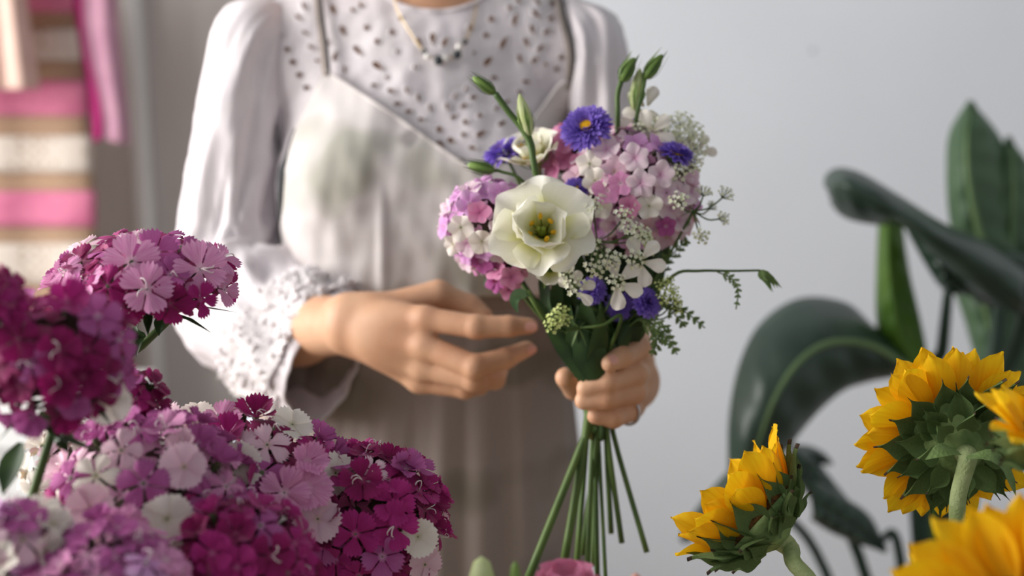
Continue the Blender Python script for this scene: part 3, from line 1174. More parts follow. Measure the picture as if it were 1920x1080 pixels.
for sg, hx in ((-1, -.21), (1, -.025)):
    V_, F_ = surface_nets(lambda P: np.maximum(smin(cone(P, (hx, 1.50, .045), (hx + sg * .012, 1.34, .034), .045, .036), cone(P, (hx, 1.50, .05), (hx, 1.49, .10), .045, .042), .03), .012 - P[:, 2]),
                          (hx - .08, 1.27, -.01), (hx + .08, 1.58, .16), .006)
    sh = put('shoe', type('G', (), dict(v=V_, f=F_))(), M['shoe'], person)
    put('sole', Geo().add(lathe([(.5, 0), (.52, .006), (.5, .014)], 24, Matrix.Translation((hx + sg * .006, 1.425, 0)) @ Matrix.Diagonal((.094, .25, 1, 1)))), M['sole'], sh)

# --- apron
ap = link('apron', None, person, Matrix.Translation((-.11, 1.38, 1.1)))
nu, nv = 80, 70
U, Vv = np.meshgrid(np.linspace(0, 1, nu), np.linspace(0, 1, nv))
left = np.interp(Vv, [0, .12, .28, .45, .7, 1], [610, 585, 552, 532, 527, 548])
right = np.interp(Vv, [0, .12, .28, .45, .7, 1], [1062, 1072, 1080, 1080, 1070, 1050])
topy = np.interp(U, [0, .06, .25, .50, .62, .70, .85, .97, 1], [132, 150, 205, 285, 322, 312, 235, 160, 150])
bx = left + (right - left) * U
by = topy + (552 - topy) * Vv
B = onfront(bx.ravel(), by.ravel(), .0135)
qq = np.stack([bx.ravel(), by.ravel()], 1)
fold = nz(qq * [1, .55], 1 / 170., 21) * .0036
# gathers above the waist seam
fold += .0012 * np.sin(qq[:, 0] / 9.0 + 2 * np.sin(qq[:, 0] / 50)) * np.clip((qq[:, 1] - 380) / 170, 0, 1) ** 1.5
fold += .004 * np.exp(-((qq[:, 0] - 716 - .02 * (qq[:, 1] - 400)) / 7) ** 2) * np.clip((qq[:, 1] - 340) / 60, 0, 1)
# big drape between bust and waist
B[:, 1] -= fold + .012 * np.clip((qq[:, 1] - 400) / 150, 0, 1)
bib = put('bib', type('G', (), dict(v=B, f=grid_faces(nu, nv)))(), M['bib'], ap)
bib.modifiers.new('thickness', 'SOLIDIFY').thickness = .0015
Bg = B.reshape(nv, nu, 3)
hem_ = Geo()
hem_.add(tube([Bg[0, i] + [0, -.001, 0] for i in range(nu)], .0022, 6))
hem_.add(tube([Bg[j, 0] for j in range(nv)], .0020, 6))
hem_.add(tube([Bg[j, nu - 1] for j in range(nv)], .0020, 6))
put('bib_hem', hem_, M['bib'], bib)


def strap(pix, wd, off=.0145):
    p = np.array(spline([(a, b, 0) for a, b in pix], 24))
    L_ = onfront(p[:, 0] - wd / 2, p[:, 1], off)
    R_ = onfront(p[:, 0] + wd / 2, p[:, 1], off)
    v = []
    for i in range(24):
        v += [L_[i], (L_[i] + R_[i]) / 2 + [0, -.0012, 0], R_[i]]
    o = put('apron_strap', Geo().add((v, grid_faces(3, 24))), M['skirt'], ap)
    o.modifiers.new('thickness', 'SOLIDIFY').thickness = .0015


M['piping'] = mat('dark_piping', C(74, 74, 76), rough=.9)
pip = [Bg[j, 0] + [-.001, -.001, 0] for j in range(18, 62)]
put('side_shadow_piping', Geo().add(tube(pip, [.0012, .0022, .0055, .0045, .0022, .0018, .0012], 8)), M['piping'], bib)  # dark edging, thickened to stand for the shadow between sleeve and bib
for pp_ in ([(598, -30), (604, 20), (613, 90), (617, 138)], [(1048, -30), (1058, 20), (1076, 100), (1072, 160), (1092, 200)]):
    pz = np.array(spline([(a, b, 0) for a, b in pp_], 24))
    put('strap_piping', Geo().add(tube(onfront(pz[:, 0], pz[:, 1], .0155), .0016, 6)), M['piping'], ap)
strap([(592, -30), (598, 20), (607, 90), (612, 142)], 13)
strap([(1040, -30), (1050, 20), (1068, 100), (1064, 168)], 13)
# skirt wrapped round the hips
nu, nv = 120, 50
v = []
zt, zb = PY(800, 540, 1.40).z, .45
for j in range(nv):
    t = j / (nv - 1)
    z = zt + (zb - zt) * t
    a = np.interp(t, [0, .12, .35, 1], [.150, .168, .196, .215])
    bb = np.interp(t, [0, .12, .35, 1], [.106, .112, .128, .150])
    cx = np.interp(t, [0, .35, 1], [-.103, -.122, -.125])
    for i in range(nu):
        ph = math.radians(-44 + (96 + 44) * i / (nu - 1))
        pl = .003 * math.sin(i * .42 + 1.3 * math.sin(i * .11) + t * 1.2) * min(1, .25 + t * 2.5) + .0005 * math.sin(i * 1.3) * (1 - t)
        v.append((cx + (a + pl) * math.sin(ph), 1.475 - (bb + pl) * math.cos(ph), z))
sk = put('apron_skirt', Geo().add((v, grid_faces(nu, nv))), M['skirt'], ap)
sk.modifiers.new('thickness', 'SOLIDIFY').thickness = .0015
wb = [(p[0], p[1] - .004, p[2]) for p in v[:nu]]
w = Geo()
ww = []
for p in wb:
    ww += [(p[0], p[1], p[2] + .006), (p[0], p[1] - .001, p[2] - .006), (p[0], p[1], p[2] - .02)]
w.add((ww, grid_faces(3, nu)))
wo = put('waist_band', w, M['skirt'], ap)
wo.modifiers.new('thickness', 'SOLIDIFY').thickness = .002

# --- necklace
nk_ = link('necklace', None, person, Matrix.Translation((-.08, 1.38, 1.36)))
ch = spline([(735, -60, 0), (742, 10, 0), (770, 62, 0), (795, 97, 0), (822, 112, 0), (846, 108, 0), (862, 90, 0), (876, 70, 0), (890, 30, 0), (900, -60, 0)], 60)
ch = np.array(ch)
cpos = onfront(ch[:, 0], ch[:, 1], .008)
put('chain', Geo().add(tube(cpos, .0007, 5)), M['gold'], nk_)
for bx_, by_, r_, m_ in ((796, 97, .0030, 'bead_dark'), (801.6, 105.5, .0033, 'bead_pearl'), (821.6, 113, .0048, 'bead_dark'), (834.6, 110.5, .0038, 'bead_pearl'), (857, 102, .0045, 'bead_dark'), (861, 88, .0035, 'bead_pearl'), (871.6, 78, .0030, 'bead_dark')):
    p = onfront([bx_], [by_], .011)[0]
    put('bead', Geo().add(ball(p, r_, 12, 8)), M[m_], nk_)

# ------------------------------------------------------------------ petals
def petal_geo(W=.5, prof=None, nu=7, nv=6, cup=0., curl=0., wave=0., teeth=0., nteeth=4, tipround=.12, seed=0, fold=0., thick=0):
    """unit-length petal along +X, facing +Z; prof: list of (t, halfwidth factor)"""
    r = random.Random(seed)
    ts, ws = zip(*prof)
    v = []
    ph = r.uniform(0, 6.28)
    for j in range(nv):
        t = j / (nv - 1)
        hw = W * np.interp(t, ts, ws)
        for i in range(nu):
            u = -1 + 2 * i / (nu - 1)
            x = t - tipround * u * u * t * t
            if teeth and j == nv - 1:
                x += teeth * (1 if i % 2 else -1) * r.uniform(.6, 1.2)
            y = hw * u
            z = curl * t * t + cup * u * u * (hw / W) + wave * math.sin(u * 3.2 + ph + t * 2) * t + fold * abs(u) * (hw / W)
            v.append((x, y, z))
    return v, grid_faces(nu, nv)


# --- sweet william
SWCOL = {
    'white': petal_mat('sw_white', [(0, C(196, 190, 150)), (.25, C(236, 228, 214)), (1, C(246, 240, 230))], .18, C(222, 206, 196)),
    'blush': petal_mat('sw_blush', [(0, C(200, 180, 150)), (.22, C(224, 186, 200)), (1, C(240, 210, 220))], .45, C(222, 168, 192)),
    'pink': petal_mat('sw_pink', [(0, C(236, 206, 216)), (.25, C(216, 140, 184)), (1, C(220, 138, 190))], .55, C(242, 196, 220)),
    'mauve': petal_mat('sw_mauve', [(0, C(224, 180, 206)), (.25, C(176, 84, 146)), (1, C(190, 108, 166))], .35, C(158, 62, 128)),
    'magenta': petal_mat('sw_magenta', [(0, C(200, 120, 160)), (.2, C(160, 22, 104)), (1, C(172, 40, 122))], .35, C(196, 62, 142), sheen=.2),
    'deep': petal_mat('sw_deep', [(0, C(170, 80, 120)), (.2, C(116, 8, 66)), (1, C(146, 18, 92))], .35, C(168, 34, 112), sheen=.2),
    'lilac': petal_mat('sw_lilac', [(0, C(226, 190, 214)), (.3, C(214, 150, 206)), (1, C(228, 186, 222))], .3, C(190, 110, 180)),
    'cream_pink': petal_mat('sw_cream_pink', [(0, C(214, 150, 190)), (.35, C(236, 208, 220)), (1, C(242, 226, 228))], .3, C(222, 180, 200)),
    'rose': petal_mat('sw_rose', [(0, C(206, 110, 160)), (.4, C(222, 140, 180)), (1, C(232, 166, 196))], .25, C(200, 100, 150)),
}
PROF_SW = [(0, .12), (.3, .3), (.6, .78), (.85, 1), (1, .92)]
PROF_SW2 = [(0, .14), (.3, .42), (.6, .95), (.85, 1.05), (1, .9)]
SWMESH = {}
for cn, cm in SWCOL.items():
    SWMESH[cn] = []
    for s, (W_, pr, cup, curl, wave, teeth) in enumerate([(.47, PROF_SW, -.05, -.08, .05, .075), (.55, PROF_SW2, -.05, -.03, .04, .06), (.40, PROF_SW, .08, -.22, .07, .08), (.46, PROF_SW, .12, .08, .08, .07), (.44, PROF_SW, -.14, -.3, .07, .075)]):
        vv, ff = petal_geo(W_, pr, 11, 5, cup, curl, wave, teeth, tipround=.16, seed=s * 31 + len(cn))
        SWMESH[cn].append(mk('petal', vv, ff, cm))
    vv, ff = petal_geo(.60, PROF_SW2, 11, 5, -.06, -.05, .04, 0.05, tipround=.18, seed=5)
    SWMESH[cn].append(mk('petal', vv, ff, cm))     # 5: full round
    for W_, cup, curl in ((.50, -.05, -.08), (.46, .1, -.2), (.54, -.12, .1)):
        vv, ff = petal_geo(W_, [(0, .15), (.3, .45), (.6, .95), (.8, 1.0), (1, .7)], 9, 5, cup, curl, .05, 0.012, tipround=.2, seed=int(W_ * 100))
        SWMESH[cn].append(mk('petal', vv, ff, cm))     # 6-8: smooth-edged
g = Geo().add(lathe([(.03, -1.3), (.10, -1.25), (.13, -.5), (.11, -.12), (.14, -.03), (.09, .0), (1e-6, .02)], 7))
for i in range(5):
    a = 2 * math.pi * (i + .5) / 5
    g.add(tube([(math.cos(a) * .12, math.sin(a) * .12, -.45), (math.cos(a) * .19, math.sin(a) * .19, -.2), (math.cos(a) * .30, math.sin(a) * .30, -.06)], [.035, .03, .004], 4))
CALYX = g.mesh('calyx', M['calyx'])
STAM = []
for s in range(3):
    r = random.Random(s)
    g = Geo()
    for k_ in range(2):
        a = r.uniform(0, 6.28)
        c_, s_ = math.cos(a), math.sin(a)
        pth = spline([(0, 0, 0), (.06 * c_, .06 * s_, .30), (.2 * c_, .2 * s_, .52), (.38 * c_ - .1 * s_, .38 * s_ + .1 * c_, .44), (.40 * c_ - .2 * s_, .40 * s_ + .2 * c_, .30)], 9)
        g.add(tube(pth, [.022, .022, .028], 4))
    STAM.append(g.mesh('stamen', M['stamen']))


def floret(parent, pos, n, color, size, rnd, kind=None, stamen=None):
    Wf = frame(pos, n, rnd.uniform(0, 6.28), size)
    fo = link('floret', CALYX, parent, Wf)
    kind = kind if kind is not None else rnd.choice([0, 0, 2, 3, 3, 4, 4])
    el = {0: 12, 1: 8, 2: 4, 3: 28, 4: 4, 5: 8, 6: 12, 7: 20, 8: 6}[kind] + rnd.uniform(-8, 12)
    me = SWMESH[color][kind]
    for i in range(5):
        w = Wf @ RZ(72 * i + rnd.uniform(-5, 5)) @ RY(-el + rnd.uniform(-7, 7)) @ RX(rnd.uniform(-10, 10)) @ Matrix.Scale(rnd.uniform(.92, 1.08), 4)
        link('petal', me, fo, w)
    if stamen if stamen is not None else rnd.random() < .32:
        link('stamen', STAM[rnd.randrange(3)], fo, Wf)
    return fo


def leaf_blade(path, wd, n=9, up=(0, 0, 1), fold=.25, prof=None, sag=0.0):
    """lanceolate leaf along a path"""
    P = [Vector(p) for p in spline(path, n)]
    prof = prof or [(0, .25), (.3, 1), (.6, .85), (1, .02)]
    ts, ws = zip(*prof)
    v = []
    for i in range(n):
        t = i / (n - 1)
        T = (P[min(i + 1, n - 1)] - P[max(i - 1, 0)]).normalized()
        s = T.cross(Vector(up))
        s = s.normalized() if s.length > 1e-5 else T.orthogonal().normalized()
        nn = s.cross(T)
        hw = wd * np.interp(t, ts, ws)
        for u in (-1, -.5, 0, .5, 1):
            v.append(P[i] + s * (hw * u) + nn * (fold * hw * abs(u)))
    return v, grid_faces(5, n)


INNER = petal_geo(.5, PROF_SW, 5, 4, .05, -.05, .05, .05, tipround=.15, seed=3)
M['head_core'] = mat('head_core', C(70, 84, 50), C(84, 44, 62), rough=.7, scale=160)


def sw_head(label, center, axis, ra, rb, n, palette, size, features=(), stem=None, group='sweet william heads in the foreground', seed=1, phimax=115, stem_r=.0028, back=.35, kinds=None, leaves=(), stam=None, name='sweet_william', inner='deep'):
    rnd = random.Random(seed)
    ctr = Vector(center)
    A = frame(ctr, axis)
    Ai = A.inverted()
    base = Vector(stem[-1]) if stem else ctr - Vector(axis).normalized() * rb * 3
    t = thing(name, label, 'flower', base, group)
    spots = []
    rad = Vector((ra, ra, rb))
    # placed florets first
    for f in features:
        fx, fy, col, sz = f[:4]
        o = Ai @ CAM
        dv = (Ai.to_3x3() @ (PD(fx, fy, 1.0) - CAM)).normalized()
        o2 = Vector((o.x / rad.x, o.y / rad.y, o.z / rad.z))
        d2 = Vector((dv.x / rad.x, dv.y / rad.y, dv.z / rad.z))
        aa, bb_, cc = d2.dot(d2), 2 * o2.dot(d2), o2.dot(o2) - 1
        disc = bb_ * bb_ - 4 * aa * cc
        s = (-bb_ - math.sqrt(disc)) / (2 * aa) if disc > 0 else -bb_ / (2 * aa)
        pl = o + dv * s
        nl = Vector((pl.x / rad.x ** 2, pl.y / rad.y ** 2, pl.z / rad.z ** 2)).normalized()
        nw = (A.to_3x3() @ nl).normalized()
        pw = A @ pl
        tc_ = (CAM - pw).normalized()
        w_ = f[5] if len(f) > 5 else .55
        nn = (nw * (1 - w_) + tc_ * w_).normalized()
        pw = pw + nw * .003
        floret(t, pw, nn, col, sz, rnd, kind=f[4] if len(f) > 4 and f[4] is not None else None, stamen=False if (len(f) > 4 and f[4] in (1, 5, 6, 7, 8)) else None)
        spots.append((pw, sz * 1.05))
    zmin = math.cos(math.radians(phimax))
    for i in range(n):
        z = 1 - (1 - zmin) * (i + .5) / n
        ph = i * 2.399963 + seed
        r = math.sqrt(max(0, 1 - z * z))
        d = Vector((r * math.cos(ph), r * math.sin(ph), z))
        pl = Vector((d.x * ra, d.y * ra, d.z * rb)) * rnd.uniform(.93, 1.05)
        nl = Vector((d.x / ra, d.y / ra, d.z / rb)).normalized()
        pw = A @ pl
        nw = (A.to_3x3() @ nl).normalized()
        view = (pw - CAM).normalized()
        if nw.dot(view) > back:
            continue
        if any((pw - q).length < s_ for q, s_ in spots):
            continue
        # heads of sweet william turn their florets up and out
        nn = (nw + Vector(axis).normalized() * .35 + Vector((rnd.uniform(-1, 1), rnd.uniform(-1, 1), rnd.uniform(-1, 1))) * .28).normalized()
        qx, qy = project(np.array([pw]))
        col = palette(qx[0], qy[0], rnd) if callable(palette) else rnd.choices([c for c, _ in palette], [w for _, w in palette])[0]
        floret(t, pw, nn, col, size * rnd.uniform(.86, 1.12), rnd, kind=rnd.choice(kinds) if kinds else None, stamen=stam)
        spots.append((pw, 0))
    # pedicels from the head's node to the florets
    node = ctr - Vector(axis).normalized() * rb * .75
    pg = Geo()
    for pw, _ in spots[::2]:
        pg.add(tube([node, node.lerp(pw, .5) + Vector(axis).normalized() * -.003, pw - (pw - node) * .12], [.0013, .0011, .0011], 4))
    # packed calyces and half-hidden inner petals that fill the head
    rc = random.Random(seed + 100)
    bl_ = ball((0, 0, 0), 1.0, 16, 10)
    vv = []
    for p in bl_[0]:
        q = Vector(p)
        if q.z < -.55:
            q.z = -.55
        k_ = .70 * rc.uniform(.9, 1.08)
        vv.append(A @ Vector((q.x * ra * k_, q.y * ra * k_, q.z * rb * k_)))
    put('calyx_cluster', Geo().add((vv, bl_[1])), M['head_core'], t)
    ig = Geo()
    for i in range(int(n * .8)):
        z = 1 - (1 - zmin) * (i + .5) / (n * .8)
        ph = i * 2.399963 + seed * 2.3
        r = math.sqrt(max(0, 1 - z * z))
        d = Vector((r * math.cos(ph), r * math.sin(ph), z))
        pw = A @ Vector((d.x * ra * .80, d.y * ra * .80, d.z * rb * .80))
        nw = (A.to_3x3() @ Vector((d.x / ra, d.y / ra, d.z / rb)).normalized())
        F_ = frame(pw, nw + Vector((rc.uniform(-1, 1), rc.uniform(-1, 1), rc.uniform(-1, 1))) * .5, rc.uniform(0, 6), size * .8)
        for j in range(3):
            w_ = F_ @ RZ(120 * j) @ RY(-rc.uniform(10, 60))
            ig.add(([w_ @ Vector(p) for p in INNER[0]], INNER[1]))
    put('inner_petals', ig, SWCOL[inner], t, kind='stuff')
    put('pedicels', pg, M['stem_dark'], t)
    for i in range(8):
        a = i * 2 * math.pi / 8 + seed
        rdir = A.to_3x3() @ Vector((math.cos(a), math.sin(a), 0))
        rdir.normalize()
        ln = ra * rnd.uniform(.8, 1.15)
        pth = [node, node + rdir * ln * .55 + Vector((0, 0, .002)), node + rdir * ln + Vector((0, 0, -.004 * rnd.uniform(.2, 2)))]
        put('bract', Geo().add(leaf_blade(pth, .0035, 6)), M['leaf'], t)
    if stem:
        sp_ = spline([node] + list(stem), 18)
        put('stem', Geo().add(tube(sp_, stem_r, 8)), M['stem'], t)
    for lp, lw in leaves:
        put('leaf', Geo().add(leaf_blade(lp, lw)), M['leaf'], t)
    return t


BK1 = Vector((-.23, .90, TZ))
BK0 = Vector((-.40, .80, TZ))
bucket(BK1.x, BK1.y, .085, .19, 'large zinc bucket under the heap of sweet william')
bucket(BK0.x + .0, BK0.y - .02, .06, .17, 'small zinc bucket at the left end of the table')


def down(p, bk, k=.25, rnd=random.Random(3)):
    p = Vector(p)
    e = bk + Vector((rnd.uniform(-.03, .03), rnd.uniform(-.03, .03), .012))
    return [p.lerp(e, .35) + Vector((0, 0, -.02)), e]


H1c = PD(275, 530, .985)
n1, n2 = PD(330, 582, .985), PD(216, 700, .975)
sw_head('upright sweet william head with pink and magenta florets beside the white sleeve', H1c, (0.02, -.12, 1), .057, .029, 74,
        [('mauve', 4), ('magenta', 2), ('pink', 3), ('deep', .6)], .0142,
        [(247, 497, 'pink', .0185, 0, .75), (372, 510, 'pink', .0185, 0, .75), (160, 470, 'blush', .016, 2, .3), (222, 452, 'magenta', .016, 4, .2), (275, 545, 'pink', .017, 0, .6), (292, 480, 'mauve', .017, 0, .5),
         (410, 490, 'pink', .015, 2, .3), (340, 470, 'mauve', .016, 4, .4), (205, 540, 'magenta', .015, 4, .5), (130, 512, 'pink', .013, 2, .3), (370, 560, 'magenta', .012, 2, .5), (255, 455, 'blush', .013, 2, .2)],
        stem=[n1, PD(270, 645, .98), n2, PD(190, 860, .95), BK1 + Vector((-.04, .0, .012))], seed=4, stem_r=.0027, phimax=104,
        leaves=[([PD(332, 580, .985), PD(312, 590, .978), PD(300, 610, .972), PD(298, 630, .97)], .006), ([PD(262, 650, .98), PD(256, 625, .985), PD(262, 600, .985)], .006),
                ([PD(245, 655, .978), PD(262, 630, .97), PD(255, 672, .965)], .004), ([PD(350, 575, .985), PD(372, 575, .98), PD(382, 598, .978)], .003), ([PD(300, 575, .975), PD(330, 570, .97), PD(360, 566, .965)], .004),
                ([n2, PD(190, 680, .975), PD(180, 676, .97)], .004), ([n2, PD(230, 660, .97), PD(222, 640, .97)], .005)])
sw_head('deep magenta sweet william head with one white floret at left', PD(100, 668, .83), (-.1, -.35, .9), .041, .034, 62,
        [('deep', 5), ('magenta', 4), ('mauve', 1)], .0132,
        [(195, 746, 'white', .0138, 5, .85), (178, 600, 'mauve', .0135, 0, .6), (125, 575, 'magenta', .014, None, .5), (62, 770, 'mauve', .013, None, .5), (38, 640, 'deep', .013, 0, .6), (110, 660, 'deep', .0135, 0, .6), (110, 720, 'deep', .014, None, .6), (215, 640, 'mauve', .012, None, .4)],
        stem=down(PD(60, 850, .84), BK0), seed=9, phimax=140,
        leaves=[([PD(40, 830, .84), PD(20, 880, .83), PD(5, 930, .82)], .008), ([PD(85, 770, .83), PD(100, 820, .84), PD(130, 850, .84)], .012), ([PD(70, 790, .84), PD(130, 830, .84), PD(200, 850, .85)], .009)])
sw_head('small magenta sweet william cluster low behind the white floret', PD(255, 750, .93), (.2, -.3, .9), .018, .020, 16,
        [('deep', 4), ('magenta', 3), ('mauve', 1)], .0115, stem=down(PD(190, 860, .93), BK1), seed=12, phimax=130,
        leaves=[([PD(200, 830, .93), PD(150, 815, .92), PD(110, 840, .91)], .008)])
sw_head('sliver of dark magenta sweet william head at the left frame edge', PD(-12, 552, .80), (0, -.3, 1), .013, .014, 12, [('deep', 3), ('magenta', 2)], .0125,
        stem=down(PD(-30, 800, .8), BK0), seed=14, phimax=130)


def pal_heap_left(x, y, r):
    return r.choices(['mauve', 'pink', 'blush', 'white', 'magenta'], [5, 3.2, 2, .7, .8])[0]


def pal_heap_mid(x, y, r):
    if x > 520 and y < 850:
        return r.choices(['deep', 'magenta', 'mauve'], [3, 3, 1])[0]
    return r.choices(['mauve', 'pink', 'magenta', 'blush'], [4, 4, 2, 1])[0]


sw_head('mauve and blush sweet william head at the left of the flower heap', PD(285, 955, .905), (-.1, -.4, .9), .060, .058, 104, pal_heap_left, .0136,
        [(342, 880, 'blush', .0150, 1, .8), (312, 972, 'white', .0150, 5, .85), (174, 955, 'blush', .0152, 1, .7), (185, 895, 'white', .0140, 2, .6), (305, 1040, 'white', .0140, 5, .6), (230, 850, 'blush', .013, None, .5), (262, 815, 'mauve', .014, None, .4),
         (270, 910, 'mauve', .0155, None, .6), (235, 990, 'pink', .015, None, .6), (140, 900, 'mauve', .014, None, .5), (120, 945, 'magenta', .013, None, .5)],
        stem=down(PD(300, 1250, .93), BK1), inner='mauve', seed=21, phimax=125)
sw_head('mixed pink and white sweet william head in the middle of the heap', PD(478, 948, .985), (.05, -.38, .92), .062, .062, 116, pal_heap_mid, .0142,
        [(370, 789, 'white', .0152, 5, .55), (450, 876, 'white', .0150, 5, .7), (310, 800, 'blush', .0170, 0, .45), (352, 820, 'blush', .016, 3, .4), (590, 972, 'blush', .0168, 1, .85), (622, 890, 'white', .0150, 1, .65), (644, 914, 'white', .0140, 1, .65),
         (530, 925, 'pink', .0180, 0, .75), (570, 915, 'pink', .017, 1, .7), (485, 965, 'blush', .016, 2, .7), (440, 925, 'blush', .014, 3, .6), (440, 1000, 'blush', .0165, 2, .75), (545, 803, 'white', .0145, 1, .35), (500, 840, 'blush', .016, 2, .3), (470, 845, 'blush', .016, 4, .3),
         (418, 795, 'pink', .016, 0, .4), (570, 870, 'pink', .015, 3, .5), (490, 890, 'mauve', .016, 4, .6), (480, 790, 'deep', .016, None, .3), (455, 780, 'deep', .014, None, .2), (510, 810, 'deep', .016, 4, .3), (600, 1015, 'mauve', .017, 0, .7)],
        stem=down(PD(470, 1250, .97), BK1), seed=22, phimax=118)
sw_head('deep magenta sweet william dome at the right of the heap', PD(690, 988, 1.0), (.1, -.35, .93), .0500, .056, 118,
        [('deep', 5.5), ('magenta', 4), ('mauve', .8)], .0136,
        [(778, 1005, 'white', .0138, 5, .7), (697, 888, 'blush', .011, 2, .5), (823, 968, 'blush', .012, 2, .3), (790, 1055, 'blush', .014, 1, .5), (735, 985, 'magenta', .0165, 0, .7), (735, 945, 'magenta', .016, 0, .6), (715, 1040, 'mauve', .0155, 0, .7), (680, 905, 'deep', .016, 0, .5), (668, 1000, 'magenta', .016, 0, .7)],
        stem=down(PD(690, 1250, 1.0), BK1), seed=23, phimax=122)
sw_head('magenta sweet william head at the bottom edge below the pink florets', PD(440, 1068, .87), (.0, -.4, .9), .046, .042, 74,
        [('deep', 4), ('magenta', 5), ('mauve', 2)], .0124, [(505, 1045, 'deep', .0135, 0, .7), (400, 1040, 'magenta', .013, None, .6)],
        stem=down(PD(430, 1300, .88), BK1), seed=24, phimax=110)
sw_head('blurred whitish lilac sweet william head at the lower left corner', PD(28, 1020, .80), (-.1, -.35, .9), .026, .026, 28,
        [('blush', 4), ('white', 3), ('lilac', 2), ('mauve', 1)], .0120, stem=down(PD(30, 1250, .8), BK0), inner='mauve', seed=25, phimax=125,
        leaves=[([PD(60, 985, .81), PD(90, 1000, .82), PD(125, 1005, .83)], .004)])
sw_head('blurred mauve sweet william head at the bottom left edge', PD(195, 1105, .80), (-.05, -.3, .9), .043, .034, 56,
        [('mauve', 5), ('pink', 4), ('lilac', 2)], .0116, stem=down(PD(190, 1350, .82), BK0), inner='mauve', seed=26, phimax=110)
sw_head('loose white sweet william florets left of the heap above green leaves', PD(120, 880, .95), (-.3, -.3, .9), .026, .022, 10,
        [('blush', 3), ('white', 3)], .0135, [(143, 802, 'white', .012, 2, .3), (75, 915, 'white', .0130, 2, .3), (97, 860, 'blush', .010, 2, .3)],
        stem=down(PD(130, 1100, .95), BK1), inner='blush', seed=27, phimax=110, leaves=[([PD(110, 940, .95), PD(100, 900, .95), PD(120, 855, .94)], .006), ([PD(150, 850, .95), PD(130, 870, .95), PD(100, 925, .95)], .006)])

# ------------------------------------------------------------------ the bouquet
BG = 'flowers held in the bouquet'
rb = random.Random(5)
BIND = PD(1122, 705, 1.165)
ENDS = [(988, 1090, 1.13), (1058, 1052, 1.15), (1080, 1072, 1.16), (1100, 1095, 1.15), (1136, 1095, 1.14), (1120, 1090, 1.17), (1166, 1018, 1.17), (1213, 1036, 1.16), (1146, 1000, 1.19), (1112, 1060, 1.20), (1092, 1040, 1.19)]
ecount = [0]


def bstem(head, mid=None, end=None):
    """stem from a flower head through the fist to its cut end"""
    h = Vector(head)
    a = rb.uniform(0, 6.28)
    r = .013 * math.sqrt(rb.random())
    b = BIND + Vector((r * math.cos(a), r * math.sin(a), 0))
    if end is None:
        end = ENDS[ecount[0] % len(ENDS)]
        ecount[0] += 1
        if ecount[0] > len(ENDS):     # shorter stems end inside the fist
            end = (1118 + rb.uniform(-14, 22), 778 + rb.uniform(-12, 10), 1.172 + rb.uniform(0, .012))
    e = PD(*end)
    b2 = BIND + Vector(((e.x - BIND.x) * .25 + r * math.cos(a) * .5, r * math.sin(a), -.05))
    pts = [h] + ([Vector(mid)] if mid is not None else []) + [b + (h - b) * .30, b, b2, e]
    return pts


def add_stem(t, pts, r=.0022, m='stem'):
    m = rb.choice(['stem', 'stem', 'stem_dark', 'stem_olive']) if m == 'stem' else m
    put('stem', Geo().add(tube(spline(pts, 26), [r * .75, r, r * 1.15, r * 1.3], 8)), M[m], t)


# lisianthus ---------------------------------------------------------
LIS = petal_mat('lisianthus_petal', [(0, C(196, 196, 84)), (.28, C(222, 220, 130)), (.55, C(244, 242, 220)), (1, C(248, 245, 236))], .12, C(230, 228, 200), trans=.3, rough=.55, vs=6)
LISP = petal_mat('lisianthus_pink', [(0, C(220, 170, 180)), (1, C(226, 140, 176))], .12, C(230, 180, 200), trans=.3)
PROF_L = [(0, .16), (.2, .45), (.45, .82), (.7, 1.0), (.88, .92), (1, .62)]


